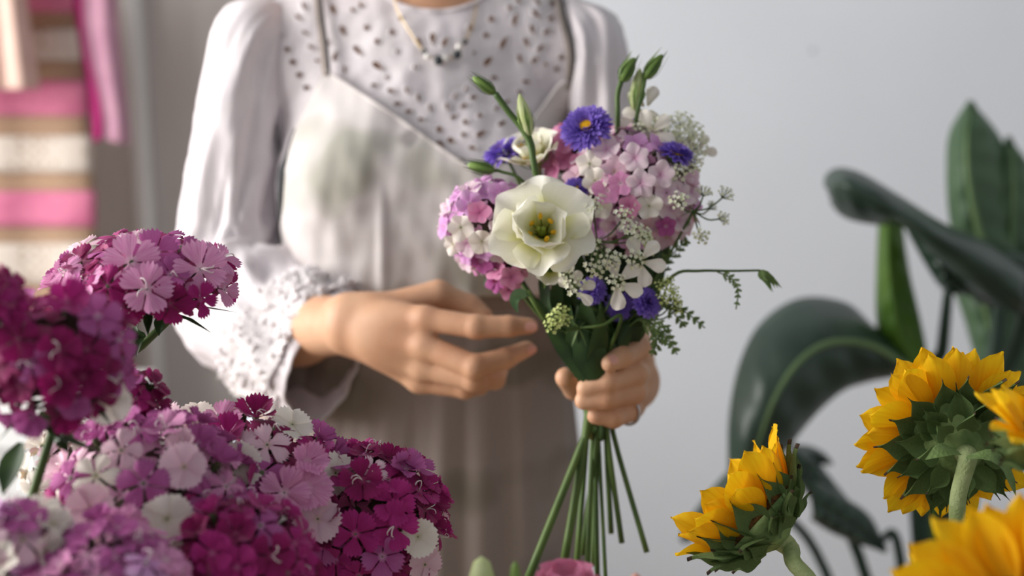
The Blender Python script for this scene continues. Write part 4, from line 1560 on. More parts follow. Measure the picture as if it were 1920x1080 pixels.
def lisianthus(label, pos, n, s, roll, spec, stem, material, center=True, group=BG):
    t = thing('lisianthus', label, 'flower', stem[-1] if stem else pos, group)
    F = frame(pos, n, math.radians(roll))
    for i, (az, el, L_, W_, cup, curl, wave, zoff) in enumerate(spec):
        vv, ff = petal_geo(W_, PROF_L, 11, 11, cup, curl, wave, 0, tipround=.12, seed=i + int(az))
        # ruffled margin
        v2 = []
        rr = random.Random(i)
        p1, p2 = rr.uniform(0, 6), rr.uniform(0, 6)
        for (x, y, z) in vv:
            e = max(0, x - .55) * 2
            z += .06 * e * math.sin(y * 9 + p1) + .03 * e * math.sin(y * 19 + p2)
            v2.append((x, y, z))
        w = F @ RZ(az) @ Matrix.Translation((0.003, 0, zoff)) @ RY(-el) @ Matrix.Scale(L_ * s, 4)
        link('petal', mk('petal', v2, ff, material), t, w)
    if center:
        put('pistil', Geo().add(tube([F @ Vector((0, 0, 0)), F @ Vector((0, 0, .012 * s / .045)), F @ Vector((0, 0, .018 * s / .045))], [.0040, .0034, .0018], 10)).add(ball(F @ Vector((.0018, 0, .019)), .0022)).add(ball(F @ Vector((-.0018, 0, .019)), .0022)), M['pistil'], t)
        for i in range(7):
            a = i * 2 * math.pi / 7 + .3
            p0 = F @ Vector((.003 * math.cos(a), .003 * math.sin(a), .001))
            p1 = F @ Vector((.0095 * math.cos(a), .0095 * math.sin(a), .014 + .003 * (i % 3)))
            st_ = put('stamen', Geo().add(tube([p0, p0.lerp(p1, .5) + (p1 - p0) * .03, p1], .0006, 5)), M['pistil'], t)
            put('anther', Geo().add(ball(p1, (.0028, .0016, .0018), 7, 5, Matrix.Rotation(a, 3, 'Y'))), M['anther'], st_)
    # calyx
    g = Geo()
    for i in range(5):
        a = i * 2 * math.pi / 5
        g.add(leaf_blade([F @ Vector((.003 * math.cos(a), .003 * math.sin(a), -.004)), F @ Vector((.010 * math.cos(a), .010 * math.sin(a), .002)), F @ Vector((.016 * math.cos(a), .016 * math.sin(a), .012))], .0022, 6))
    g.add(lathe([(.0028, -.012), (.0045, -.004), (.006, .002)], 10, F))
    put('calyx', g, M['bud'], t)
    if stem:
        add_stem(t, [F @ Vector((0, 0, -.008))] + list(stem[1:]), .0026)
    return t


LP = PD(1018, 440, 1.105)
Ln = Vector((-.10, -.93, .34))
spec = [  # az, elevation, length, half width, cup, curl, wave, z
    (95, 44, 1.12, .52, .22, -.10, .07, 0), (28, 40, 1.10, .62, .26, -.22, .08, -.001), (-35, 34, 1.05, .64, .24, -.30, .08, 0),
    (-88, 22, 1.12, .56, .16, -.30, .07, -.003), (-140, 32, 1.10, .62, .22, -.28, .08, -.001), (155, 36, 1.08, .62, .22, -.22, .08, 0),
    (60, 66, 1.02, .60, .36, .02, .08, .002), (125, 60, .86, .54, .34, -.04, .07, .002), (190, 56, .82, .54, .30, -.06, .08, .002), (-112, 50, .66, .58, .26, -.06, .08, .002), (-50, 58, .84, .60, .34, -.10, .08, .002), (8, 64, 1.02, .60, .36, -.02, .08, .002)]
lisianthus('large open white lisianthus with yellow stamens at the front of the bouquet', LP, Ln, .0385, 90, spec, bstem(LP - Ln * .01, PD(1050, 560, 1.15), ENDS[1]), LIS)
LP2 = PD(1003, 308, 1.18)
spec2 = [(az, 40 + 8 * (i % 2), .9, .58, .2, -.05, .06, 0) for i, az in enumerate(range(0, 360, 60))] + [(az + 30, 66, .72, .56, .3, .05, .05, .002) for az in range(0, 360, 72)]
lisianthus('white lisianthus half hidden behind the buds at the back of the bouquet', LP2, (-.3, -.45, .85), .034, 10, spec2, bstem(LP2, PD(1060, 450, 1.19)), LIS)
# drooping single petal-like bloom under the big one
LP3 = PD(1030, 500, 1.135)
spec3 = [(-90, 20, 1.0, .6, .12, -.1, .05, 0), (-30, 24, .8, .5, .2, 0, .05, 0), (-150, 24, .8, .5, .2, 0, .05, 0), (90, 60, .7, .5, .3, 0, .05, 0), (30, 60, .7, .5, .3, 0, .05, 0)]
lisianthus('small white lisianthus drooping under the large open one', LP3, (.05, -.86, -.1), .026, 90, spec3, bstem(LP3 + Vector((0, .012, 0)), PD(1070, 590, 1.16)), LIS, center=False)

# sweet williams of the bouquet ---------------------------------------
c_ = PD(1186, 362, 1.165)
sw_head('large pale pink sweet william dome on the right of the bouquet', c_, (.15, -.55, .82), .050, .050, 120,
        [('cream_pink', 6), ('lilac', 2.2), ('pink', .8), ('blush', 3)], .0120,
        [(1110, 310, 'white', 0.0117, 8, .6), (1140, 285, 'cream_pink', 0.0121, 8, .4), (1190, 300, 'cream_pink', 0.0121, 7, .6), (1120, 340, 'white', 0.0113, 8, .6), (1165, 345, 'pink', 0.0108, 6, .6), (1200, 345, 'cream_pink', 0.0121, 7, .7), (1180, 385, 'rose', 0.0099, 6, .6), (1215, 385, 'white', 0.0113, 8, .7), (1235, 330, 'cream_pink', 0.0117, 7, .6), (1130, 385, 'white', 0.0103, 8, .6), (1245, 420, 'mauve', 0.0090, 6, .6)],
        stem=bstem(c_, PD(1150, 520, 1.18))[1:], group=BG, inner='mauve', seed=31, phimax=112, stem_r=.0024, kinds=[6, 6, 7, 8], stam=False)
c_ = PD(918, 425, 1.150)
sw_head('lilac and white sweet william at the left side of the bouquet', c_, (-.35, -.6, .7), .034, .039, 62,
        [('lilac', 6), ('cream_pink', 2.5), ('mauve', 1.2), ('pink', 1)], .0106,
        [(884, 385, 'lilac', 0.0113, 8, .7), (868, 425, 'white', 0.0113, 8, .6), (905, 450, 'white', 0.0108, 8, .6), (855, 455, 'white', 0.0090, 8, .3), (900, 400, 'rose', 0.0103, 6, .6), (935, 370, 'lilac', 0.0113, 8, .6), (935, 430, 'cream_pink', 0.0108, 7, .6)],
        stem=bstem(c_, PD(1000, 560, 1.17))[1:], group=BG, inner='mauve', seed=32, phimax=128, stem_r=.0022, kinds=[6, 6, 7, 8])
c_ = PD(950, 512, 1.145)
sw_head('tiny pink sweet william cluster hanging below the lilac one', c_, (-.2, -.7, .3), .013, .012, 9, [('lilac', 2), ('rose', 2), ('mauve', 2)], .0095,
        stem=bstem(c_, PD(1010, 590, 1.165))[1:], group=BG, seed=33, phimax=115, stem_r=.0016, kinds=[6, 6, 7, 8])
c_ = PD(1098, 290, 1.195)
sw_head('rose pink sweet william behind the violet aster', c_, (-.1, -.4, .9), .034, .028, 42, [('rose', 5), ('pink', 2), ('mauve', 1.5)], .0108,
        [(1166, 262, 'mauve', 0.0108, 6, .4), (1090, 308, 'rose', 0.0113, 8, .6), (1060, 270, 'rose', 0.0108, 8, .4)],
        stem=bstem(c_, PD(1100, 480, 1.2))[1:], group=BG, inner='mauve', seed=34, phimax=105, stem_r=.0022, kinds=[6, 6, 7, 8], stam=False)


# asters ----------------------------------------------------------------
def aster(label, pos, n, R, stem, disc=.36, layers=5, seed=0):
    t = thing('aster', label, 'flower', stem[-1], BG)
    F = frame(pos, n)
    r = random.Random(seed)
    g = Geo()
    for L_ in range(layers):
        cnt = 44
        for i in range(cnt):
            az = 360 * (i + L_ * .37) / cnt + r.uniform(-4, 4)
            el = 2 + 15 * L_ + r.uniform(-8, 8)
            ln = R * (1.0 - .15 * L_) * r.uniform(.9, 1.05)
            vv, ff = petal_geo(.125, [(0, .5), (.5, 1), (.9, 1), (1, .7)], 3, 5, .06, -.10 + .1 * r.random(), .02, seed=i)
            w = F @ RZ(az) @ Matrix.Translation((R * disc * .55, 0, .0008 * L_)) @ RY(-el) @ Matrix.Scale(ln * (1 - disc * .5), 4)
            g.add(([w @ Vector(p) for p in vv], ff))
    put('ray_petals', g, M['aster'], t, kind='stuff')
    g = Geo().add(lathe([(R * disc, .0005), (R * disc * .9, .003), (R * disc * .5, .0046), (1e-6, .005)], 16, F))
    for i in range(40):
        rr_ = R * disc * math.sqrt((i + .5) / 40)
        a = i * 2.4
        g.add(ball(F @ Vector((rr_ * math.cos(a), rr_ * math.sin(a), .0045 - .0035 * (rr_ / (R * disc)) ** 2)), .0008, 5, 4))
    put('disc', g, M['aster_disc'], t)
    put('calyx', Geo().add(lathe([(.002, -.009), (.006, -.006), (.008, -.001), (.006, .0005)], 12, F)), M['stem'], t)
    add_stem(t, [F @ Vector((0, 0, -.007))] + list(stem[1:]), .0018)


def ast(label, px_, py_, d, n, R, seed, **kw):
    p = PD(px_, py_, d)
    aster(label, p, n, R, bstem(p, PD((px_ + 1120) / 2, (py_ + 640) / 2, d + .03)), seed=seed, **kw)


ast('violet aster with yellow centre at the top of the bouquet', 1100, 240, 1.135, (-.30, -.72, .62), .0225, 1)
ast('violet aster seen edge on at the upper left of the bouquet', 946, 288, 1.185, (-.45, -.25, .85), .0215, 2)
ast('violet aster with orange centre peeking out at the upper right under white lace', 1268, 290, 1.128, (.3, -.30, .9), .0165, 3)
ast('bit of violet aster between the white lisianthus and pale pink dome', 1082, 356, 1.135, (.0, -.8, .5), .0120, 4, disc=.15)
ast('dark violet aster under the white umbels, left of the small white bloom', 1110, 546, 1.125, (-.1, -.8, .3), .0125, 5, disc=.05)
ast('dark violet aster lowest, below the small white bloom', 1162, 575, 1.145, (0, -.9, 0), .0130, 6, disc=.05)
ast('dark violet aster at the lower right of the bouquet near yellow buds', 1212, 568, 1.125, (.45, -.65, .3), .0140, 7, disc=.05)
ast('sliver of violet aster under the top bud at right', 1180, 240, 1.175, (.1, -.6, .7), .013, 8, disc=.2)


# umbels -------------------------------------------------------------------
def tiny_floret(g, F, s, r):
    for i in range(5):
        vv, ff = petal_geo(.42, [(0, .3), (.6, 1), (1, .55)], 3, 3, .1, .05, 0)
        w = F @ RZ(72 * i + r.uniform(-8, 8)) @ RY(-r.uniform(5, 25)) @ Matrix.Scale(s, 4)
        g.add(([w @ Vector(p) for p in vv], ff))


def umbellet(t, pos, n, R, r, cnt=13, m='umbel', origin=None):
    F = frame(pos, n)
    g = Geo()
    pg = Geo()
    o = F @ Vector((0, 0, -R * .9))
    for i in range(cnt):
        rr_ = R * math.sqrt((i + .5) / cnt)
        a = i * 2.39996
        p = Vector((rr_ * math.cos(a), rr_ * math.sin(a), R * .35 * (1 - (rr_ / R) ** 2) + r.uniform(-.0012, .0012)))
        nn = Vector((p.x * .8 / R, p.y * .8 / R, 1))
        tiny_floret(g, F @ frame(p, nn, r.uniform(0, 6)), R * .27 * r.uniform(.7, 1.25), r)
        pg.add(tube([o, F @ p], .00035, 3, False))
    u = put('umbellet', g, M[m], t)
    put('pedicels', pg, M['leaf_fern'], u)
    return o


def umbel(label, node, stem, heads, seed=0, m='umbel', big=(), name='queen_annes_lace'):
    """heads: (px,py,d,R) umbellets on rays from node"""
    t = thing(name, label, 'flower', stem[-1], BG)
    r = random.Random(seed)
    nodev = Vector(node)
    for hx, hy, hd, R in heads:
        p = PD(hx, hy, hd)
        n = ((p - nodev).normalized() * .7 + (CAM - p).normalized() * .8 + Vector((0, 0, .35))).normalized()
        o = umbellet(t, p, n, R, r, m=m)
        put('ray', Geo().add(tube(spline([nodev, nodev.lerp(o, .55) + Vector((0, -.002, -.003)), o], 7), .0007, 5)), M['stem'], t)
    for i in range(6):
        a = i * 1.05
        e = nodev + Vector((math.cos(a) * .012, -.004, math.sin(a) * .012 - .004))
        put('bract', Geo().add(leaf_blade([nodev, nodev.lerp(e, .5), e], .0012, 5)), M['leaf_fern'], t)
    for bx1, by1, bd1, s, az0 in big:     # showy outer petals
        p = PD(bx1, by1, bd1)
        F = frame(p, (CAM - p).normalized() + Vector((0, 0, .2)))
        for i in range(4):
            vv, ff = petal_geo(.36, [(0, .15), (.4, .6), (.75, 1), (1, .7)], 7, 6, .10, -.2, .08, seed=i)
            link('petal', mk('petal', vv, ff, SWCOL['white']), t, F @ RZ(az0 + i * 62) @ Matrix.Translation((.003, 0, 0)) @ RY(-10) @ Matrix.Scale(s, 4))
    add_stem(t, [nodev] + list(stem[1:]), .0013)
    return t


nd = PD(1120, 452, 1.125)
umbel('white lace umbel spread across the front of the bouquet beside the lisianthus', nd, bstem(nd, PD(1125, 560, 1.14)),
      [(1112, 384, 1.10, .0085), (1172, 402, 1.10, .008), (1186, 432, 1.10, .0092), (1208, 440, 1.105, .0075), (1107, 460, 1.098, .0078), (1116, 502, 1.095, .0082), (1146, 486, 1.092, .0084), (1190, 486, 1.095, .0082)], 1)
nd = PD(1130, 590, 1.14)
umbel('white orlaya bloom with large petals low in the bouquet', nd, bstem(nd), [(1155, 527, 1.092, .0078), (1078, 536, 1.095, .0085), (1062, 515, 1.10, .0065)], 2,
      big=[(1156, 530, 1.096, .0185, -175), (1080, 545, 1.10, .013, -130), (1200, 490, 1.10, .0175, -165)], name='orlaya')
nd = PD(1300, 396, 1.13)
umbel('white lace umbel reaching out to the right of the bouquet', nd, bstem(nd, PD(1230, 520, 1.15)),
      [(1272, 376, 1.11, .0080), (1322, 358, 1.13, .0065), (1362, 362, 1.13, .0075), (1357, 408, 1.13, .0062), (1315, 442, 1.12, .0065), (1336, 385, 1.15, .005)], 3)
nd = PD(1262, 330, 1.15)
umbel('row of white lace umbels under the orange centred aster', nd, bstem(nd, PD(1220, 500, 1.16)), [(1250, 330, 1.12, .0066), (1272, 322, 1.12, .0070), (1292, 312, 1.125, .0066), (1303, 308, 1.13, .006)], 4)
nd = PD(1262, 300, 1.19)
umbel('dense round white lace umbel at the top right of the bouquet', nd, bstem(nd, PD(1210, 480, 1.18)),
      [(1252, 232, 1.165, .010), (1278, 226, 1.165, .010), (1300, 245, 1.165, .010), (1308, 270, 1.165, .010), (1282, 258, 1.155, .010), (1258, 258, 1.155, .009), (1305, 292, 1.17, .008)], 5,
      big=[(1308, 285, 1.175, .013, -90)])
nd = PD(1222, 290, 1.185)
umbel('white orlaya with drooping petals below the top right buds', nd, bstem(nd, PD(1190, 480, 1.18)), [(1215, 222, 1.15, .0085), (1232, 240, 1.145, .008), (1205, 240, 1.145, .008)], 6,
      big=[(1212, 205, 1.16, .017, -20), (1220, 250, 1.14, .017, -170), (1196, 225, 1.15, .013, 100)], name='orlaya')
nd = PD(1215, 600, 1.15)
umbel('yellow green flower sprig at the lower right of the bouquet', nd, bstem(nd), [(1240, 535, 1.12, .0052), (1262, 545, 1.12, .0050), (1268, 560, 1.12, .005), (1243, 558, 1.12, .0055), (1270, 578, 1.125, .0045), (1255, 525, 1.125, .0045)], 7, m='umbel_green', name='fennel_sprig')
nd = PD(1085, 615, 1.125)
umbel('curled yellow green umbel above the fingertip of the open hand', nd, [nd, PD(1130, 610, 1.118), PD(1165, 596, 1.125), BIND], [(1042, 598, 1.10, .0072), (1052, 585, 1.105, .0066), (1034, 610, 1.10, .0060), (1060, 600, 1.108, .0055)], 8, m='umbel_green', name='fennel_sprig')


# buds ---------------------------------------------------------------------
def bud(label, pix, d, R, L_, m, stemr=.0016, sep=True, stem_end=None):
    """pix: from the base of the stem up to the tip of the bud"""
    pts = [PD(x, y, dd) for x, y, dd in [(p[0], p[1], p[2] if len(p) > 2 else d) for p in pix]]
    t = thing('lisianthus_bud', label, 'flower bud', stem_end or BIND, BG)
    tip, b0 = pts[-1], pts[-2]
    ax = (tip - b0).normalized()
    b0 = tip - ax * L_
    F = frame(b0, ax)
    g = Geo().add(lathe([(R * .35, 0), (R * .8, L_ * .15), (R, L_ * .38), (R * .82, L_ * .65), (R * .45, L_ * .88), (R * .1, L_)], 12, F))
    put('bud', g, M[m], t)
    for i in range(5 if sep else 0):
        a = i * 2 * math.pi / 5 + .4
        c, s = math.cos(a), math.sin(a)
        sl_ = .62 if m == 'bud_pale' else 1.0
        pth = [F @ Vector((R * .5 * c, R * .5 * s, 0)), F @ Vector((R * 1.12 * c, R * 1.12 * s, L_ * .35)), F @ Vector((R * .98 * c, R * .98 * s, L_ * .75 * sl_)), F @ Vector((R * (1.1 if sl_ < 1 else .9) * c, R * (1.1 if sl_ < 1 else .9) * s, L_ * 1.18 * sl_))]
        put('sepal', Geo().add(leaf_blade(pth, R * .26, 8, up=F.to_3x3() @ Vector((c, s, 0)))), M['bud'] if m != 'bud' else M['stem'], t)
    pp = [b0] + list(reversed(pts[:-2])) + [BIND + Vector((rb.uniform(-.01, .01), rb.uniform(-.01, .01), .01))]
    put('stem', Geo().add(tube(spline(pp, 24), stemr, 7)), M['stem'], t)
    return t


bud('thin closed green bud leaning left at the top of the bouquet', [(1040, 470, 1.15), (1006, 330), (990, 260), (950, 205), (908, 160), (886, 144)], 1.12, .0046, .022, 'bud', .0026)
bud('pale green upright bud next to the leaning green one', [(1050, 470, 1.15), (1004, 330), (1000, 280), (988, 235), (974, 176)], 1.12, .0060, .034, 'bud_pale', .0019)
bud('small green bud pointing left above the lilac cluster', [(1040, 450, 1.16), (985, 345), (940, 322), (905, 315), (876, 308)], 1.135, .0052, .022, 'bud', .0013)
bud('green bud at the top right, left of the pair', [(1150, 400, 1.17), (1158, 235), (1158, 180), (1172, 140), (1190, 108)], 1.15, .0062, .022, 'bud', .0022)
bud('green bud at the very top right of the bouquet', [(1170, 400, 1.17), (1192, 230), (1205, 170), (1218, 135), (1242, 102)], 1.15, .0056, .024, 'bud', .0018)
bud('whitish bud standing between the two top right green buds', [(1170, 400, 1.18), (1192, 260), (1195, 210), (1195, 170), (1200, 128)], 1.155, .0062, .034, 'bud_pale', .0016)
bud('slim white bud hanging over the right side of the bouquet', [(1130, 480, 1.15), (1200, 440), (1215, 452), (1225, 480)], 1.115, .005, .02, 'bud_pale', .0012, False)


# tendrils, ferny sprigs and filler foliage -----------------------------------
def feather(g, path, n, ln, wd, rnd, up=(0, -1, .2)):
    P = spline(path, n + 2)
    g.add(tube(P, .0006, 5))
    for i in range(1, n + 1):
        T = Vector(P[i + 1] if i + 1 < len(P) else P[i]) - Vector(P[i - 1])
        T.normalize()
        s = T.cross(Vector(up)).normalized()
        for sg in (-1, 1):
            k_ = (1 - .6 * i / n)
            e = Vector(P[i]) + (s * sg * .8 + T * .7).normalized() * ln * k_ * rnd.uniform(.8, 1.2) + Vector((0, rnd.uniform(-.003, .003), 0))
            b = Vector(P[i])
            g.add(leaf_blade([b, b.lerp(e, .5), e], wd, 4, up=up, prof=[(0, .4), (.5, 1), (1, .15)]))
            for q in (.4, .7):
                m_ = b.lerp(e, q)
                for s2 in (-1, 1):
                    e2 = m_ + (T * .8 + s * sg * s2 * .5 + s * sg * .3).normalized() * ln * k_ * .45
                    g.add(leaf_blade([m_, m_.lerp(e2, .5), e2], wd * .8, 4, up=up, prof=[(0, .4), (.5, 1), (1, .15)]))


def sprig(label, pix, n, ln, wd, seed, side=()):
    pts = [PD(*p) for p in pix]
    t = thing('feathery_sprig', label, 'foliage', BIND, BG)
    rnd = random.Random(seed)
    put('stem', Geo().add(tube(spline([BIND + Vector((.004, .004, .02))] + pts[:2], 10), .0011, 6)), M['stem'], t)
    g = Geo()
    feather(g, pts, n, ln, wd, rnd)
    put('leaf', g, M['leaf_fern'], t)
    for sd in side:
        g = Geo()
        feather(g, [PD(*p) for p in sd], max(4, n // 2), ln * .8, wd, rnd)
        put('leaf', g, M['leaf_fern'], t)


sprig('feathery leaf sprig curving down beside the fingers of the holding hand', [(1195, 600, 1.14), (1225, 608, 1.13), (1250, 630, 1.13), (1270, 665, 1.13)], 8, .012, .0016, 1, side=[[(1225, 608, 1.13), (1232, 640, 1.13), (1222, 668, 1.13)]])
sprig('feathery leaf sprig reaching right under the yellow buds', [(1200, 580, 1.14), (1240, 565, 1.13), (1285, 585, 1.13), (1322, 615, 1.13)], 9, .010, .0014, 2, side=[[(1240, 565, 1.13), (1275, 600, 1.13), (1280, 612, 1.13)]])
sprig('feathery leaf sprig at the right edge behind the pink dome', [(1230, 520, 1.16), (1250, 490, 1.15), (1275, 462, 1.15), (1290, 450, 1.15)], 6, .010, .0014, 3)
t = thing('seed_stem', 'thin arching stem with a green seed head sticking out right of the bouquet', 'foliage', BIND, BG)
put('stem', Geo().add(tube(spline([BIND, PD(1200, 590, 1.15), PD(1262, 517, 1.13), PD(1310, 508, 1.12), PD(1370, 508, 1.12), PD(1425, 507, 1.12)], 26), [.0016, .0014, .0011, .0009], 6)), M['stem'], t)
g = Geo()
for i in range(14):
    a = i * 2.4
    e = PD(1440 + 6 * math.cos(a), 524 + 14 * math.sin(a) * .5, 1.12) + Vector((0, .006 * math.sin(a * 1.7), 0))
    b = PD(1425, 507, 1.12)
    g.add(leaf_blade([b, b.lerp(e, .6) + Vector((.002 * math.cos(a), 0, .003 * math.sin(a))), e + (e - b) * rb.uniform(.2, 1.0)], .0022, 6, up=(0, -1, 0)))
put('seed_head', g, M['leaf_fern'], t)
g = Geo()
feather(g, [PD(1345, 510, 1.12), PD(1372, 522, 1.12), PD(1384, 545, 1.12), PD(1380, 580, 1.12)], 7, .006, .001, random.Random(4))
put('side_shoot', g, M['leaf_fern'], t)

fg = 'leafy stems filling the bouquet'
LEAFY = [
    ('dark leafy stem filling the left of the bouquet neck', [(1030, 545, 1.16), (1050, 590, 1.155), (1080, 650, 1.155)], .010, 'leaf'),
    ('dark leafy stem filling the centre of the bouquet neck', [(1105, 500, 1.16), (1105, 580, 1.15), (1110, 650, 1.15)], .016, 'leaf'),
    ('dark leafy stem filling the right of the bouquet neck', [(1215, 520, 1.17), (1190, 590, 1.165), (1145, 660, 1.16)], .014, 'leaf'),
    ('dark leafy stem behind the white umbels', [(1165, 440, 1.18), (1150, 540, 1.175), (1130, 640, 1.17)], .017, 'leaf'),
    ('dark leafy stem behind the large white lisianthus', [(1040, 440, 1.18), (1060, 540, 1.175), (1095, 640, 1.17)], .017, 'leaf'),
    ('dark leafy stem at the back right of the bouquet', [(1240, 430, 1.20), (1205, 540, 1.19), (1150, 640, 1.18)], .016, 'leaf'),
]
for li, (lb, pix, lw, lm) in enumerate(LEAFY):
    t = thing('leafy_stem', lb, 'foliage', PD(1122 + (li - 2.5) * 6, 790, 1.172), fg)
    pts = [PD(*p) for p in pix]
    add_stem(t, pts + [BIND + Vector((rb.uniform(-.01, .01), rb.uniform(-.01, .01), 0)), PD(1122 + (li - 2.5) * 6, 790, 1.172)], .0021, 'stem_dark')
    sp = spline(pts, 8)
    for i in range(8):
        b = Vector(sp[i])
        a = i * 2.4 + li
        sdx = math.cos(a) * .012
        sdy = -.010 + .012 * math.sin(a)
        e = b + Vector((sdx, sdy, .030 + .012 * math.sin(i)))
        b2 = b - Vector((0, 0, .025))
        put('leaf', Geo().add(leaf_blade([b2, b2.lerp(e, .5) + Vector((sdx * .2, -.004, 0)), e], lw * .6, 8, up=(math.cos(a), -1, .2), fold=.15)), M[lm], t)
# pale curled leaf left of the neck
t = thing('curled_leaf_stem', 'pale green curled leaf on a stem left of the bouquet neck', 'foliage', BIND, fg)
put('stem', Geo().add(tube(spline([PD(990, 545, 1.13), PD(1010, 580, 1.13), PD(1060, 650, 1.15), BIND], 14), .0022, 7)), M['stem'], t)
put('leaf', Geo().add(leaf_blade([PD(992, 552, 1.13), PD(972, 552, 1.125), PD(964, 566, 1.12), PD(972, 588, 1.12)], .005, 9, up=(0, -1, .3))), M['leaf_pale'], t)
# blade leaves wrapping the neck just above the fist
for li, (lb, pix, lw) in enumerate([
    ('broad dark leaf wrapped round the stems above the fist, centre', [(1118, 712, 1.142), (1105, 660, 1.136), (1085, 600, 1.135)], .014),
    ('slim green leaf at the left of the bouquet neck beside the fingertip', [(1095, 715, 1.15), (1050, 640, 1.147), (1008, 560, 1.14)], .007),
    ('narrow green leaf along the left side of the bouquet neck', [(1100, 712, 1.145), (1062, 650, 1.142), (1022, 590, 1.135)], .008),
    ('dark leaf on the right side of the bouquet neck', [(1142, 705, 1.148), (1155, 650, 1.145), (1185, 605, 1.145)], .010)]):
    pts = [PD(*p) for p in pix]
    t = thing('blade_leaf', lb, 'leaf', pts[0], fg)
    put('blade', Geo().add(leaf_blade(pts, lw, 10, up=(0, -1, .1), fold=-.3, prof=[(0, .5), (.4, 1), (.75, .8), (1, .05)])), M['leaf'], t)

# ------------------------------------------------------------------ sunflowers
SUNP = petal_mat('sunflower_petal', [(0, C(240, 168, 8)), (.3, C(252, 196, 14)), (1, C(255, 214, 32))], .4, C(240, 170, 6), trans=.35, vs=7)
PROF_S = [(0, .35), (.2, .75), (.45, 1), (.7, .88), (.88, .5), (1, .04)]
SUNM = [mk('petal', *petal_geo(.29 + .03 * (s % 3), PROF_S, 7, 9, .10 + .05 * (s % 2), [-.12, .1, -.25, .2, 0][s], .03, tipround=.04, seed=s), SUNP) for s in range(5)]
PROF_B = [(0, .6), (.25, 1), (.45, .95), (.62, .5), (.75, .14), (.86, .04), (1, .01)]
BRM = []
for s in range(4):
    vv, ff = petal_geo(.34, PROF_B, 5, 11, .20, [.25, -.1, .4, .1][s], .04, tipround=.02, seed=s + 9)
    me = mk('bract', vv, ff, [M['sun_bract'], M['bract_tip']])
    for i, p in enumerate(me.polygons):
        if i // 4 >= 9:
            p.material_index = 1
    BRM.append(me)


def sunflower(label, pos, n, R, L_, npet, stem, seed=0, group='sunflowers in the foreground', roll=0, bl=1.0, leaves=(), pel=12, brel=0, up=None):
    r = random.Random(seed)
    t = thing('sunflower', label, 'flower', stem[-1], group)
    F = frame(pos, n, roll, up=up)
    put('receptacle', Geo().add(lathe([(.0065, -R * .62), (R * .35, -R * .52), (R * .7, -R * .34), (R * .95, -R * .10), (R, .0)], 28, F)), M['sun_back'], t)
    g = Geo().add(lathe([(R * .98, .0), (R * .9, R * .14), (R * .5, R * .2), (1e-6, R * .17)], 28, F))
    for i in range(120):
        rr_ = R * .93 * math.sqrt((i + .5) / 120)
        a = i * 2.39996
        g.add(ball(F @ Vector((rr_ * math.cos(a), rr_ * math.sin(a), R * (.20 - .07 * (rr_ / R) ** 4))), .0016, 5, 4))
    put('disc', g, M['sun_disc'], t)
    for i in range(npet):
        az = 360 * i / npet + r.uniform(-6, 6)
        row = i % 2
        w = F @ RZ(az) @ Matrix.Translation((R * .86, 0, R * .04 * row)) @ RY(-(pel + 12 * row + r.uniform(-14, 12))) @ RX(r.uniform(-25, 25)) @ Matrix.Scale(L_ * r.uniform(.82, 1.12), 4)
        link('petal', SUNM[r.randrange(5)], t, w)
    for row, (rad, zz, el, ln, cnt) in enumerate([(.80, -.08, 4, .86, 16), (.64, -.26, -8, .80, 14), (.50, -.40, -20, .66, 8)]):
        for i in range(cnt):
            az = 360 * (i + .5 * row) / cnt + r.uniform(-8, 8)
            # bracts lie on the back: flip so that their outer face looks backwards
            w = F @ RZ(az) @ Matrix.Translation((R * rad, 0, R * zz - .001 * row)) @ RY(-(el + brel + r.uniform(-8, 8))) @ RX(180 + r.uniform(-12, 12)) @ Matrix.Scale(1.02 * R * ln * bl * r.uniform(.85, 1.15), 4)
            link('bract', BRM[r.randrange(4)], t, w)
    sp = [F @ Vector((0, 0, -R * .55))] + [F @ Vector((0, 0, -R * .8))] + list(stem)
    put('stem', Geo().add(tube(spline(sp, 22), [.0078, .0058, .0056, .0062], 12)), M['sun_stem'], t)
    for lp, lw, lup in leaves:
        put('leaf', Geo().add(leaf_blade(lp, lw, 10, up=lup, fold=.2)), M['sun_bract'], t)
    return t


BK2 = Vector((.34, .93, TZ))
bucket(BK2.x, BK2.y, .085, .18, 'zinc bucket holding the sunflowers at the right')
S1 = PD(1788, 826, 1.03)
sunflower('sunflower seen from behind with green bracts and yellow petals', S1, (-.06, .93, .22), .0355, .040, 44,
          [PD(1797, 930, 1.0), PD(1794, 1000, 1.0), PD(1790, 1130, .99), BK2 + Vector((0, .02, .02))], 3, bl=1.0,
          leaves=[([PD(1800, 850, .992), PD(1770, 846, .982), PD(1735, 862, .98)], .008, (0, -.4, 1)), ([PD(1812, 858, .992), PD(1860, 856, .982), PD(1890, 890, .985), PD(1905, 930, .985)], .007, (0, -.5, 1))])
S2 = PD(1422, 975, 1.02)
sunflower('half open sunflower in side view facing left near the dark plant', S2, (-.70, .30, .60), .038, .042, 32,
          [PD(1488, 1055, .985), PD(1530, 1110, .98), PD(1560, 1250, .97), BK2 + Vector((-.03, 0, .02))], 6, bl=1.0, pel=52, brel=48)
S3 = PD(1955, 1190, .74)
sunflower('large blurred yellow sunflower in the lower right corner', S3, (-.1, -.62, .75), .034, .052, 34,
          [PD(1920, 1250, .76), PD(1900, 1400, .8), BK2 + Vector((.02, -.05, .02))], 8, pel=16)
S4 = PD(1985, 838, .86)
sunflower('blurred sunflower cut off by the right frame edge', S4, (.3, -.2, .9), .026, .034, 24,
          [PD(1990, 980, .87), PD(1960, 1200, .88), BK2 + Vector((.04, 0, .02))], 9, pel=20)

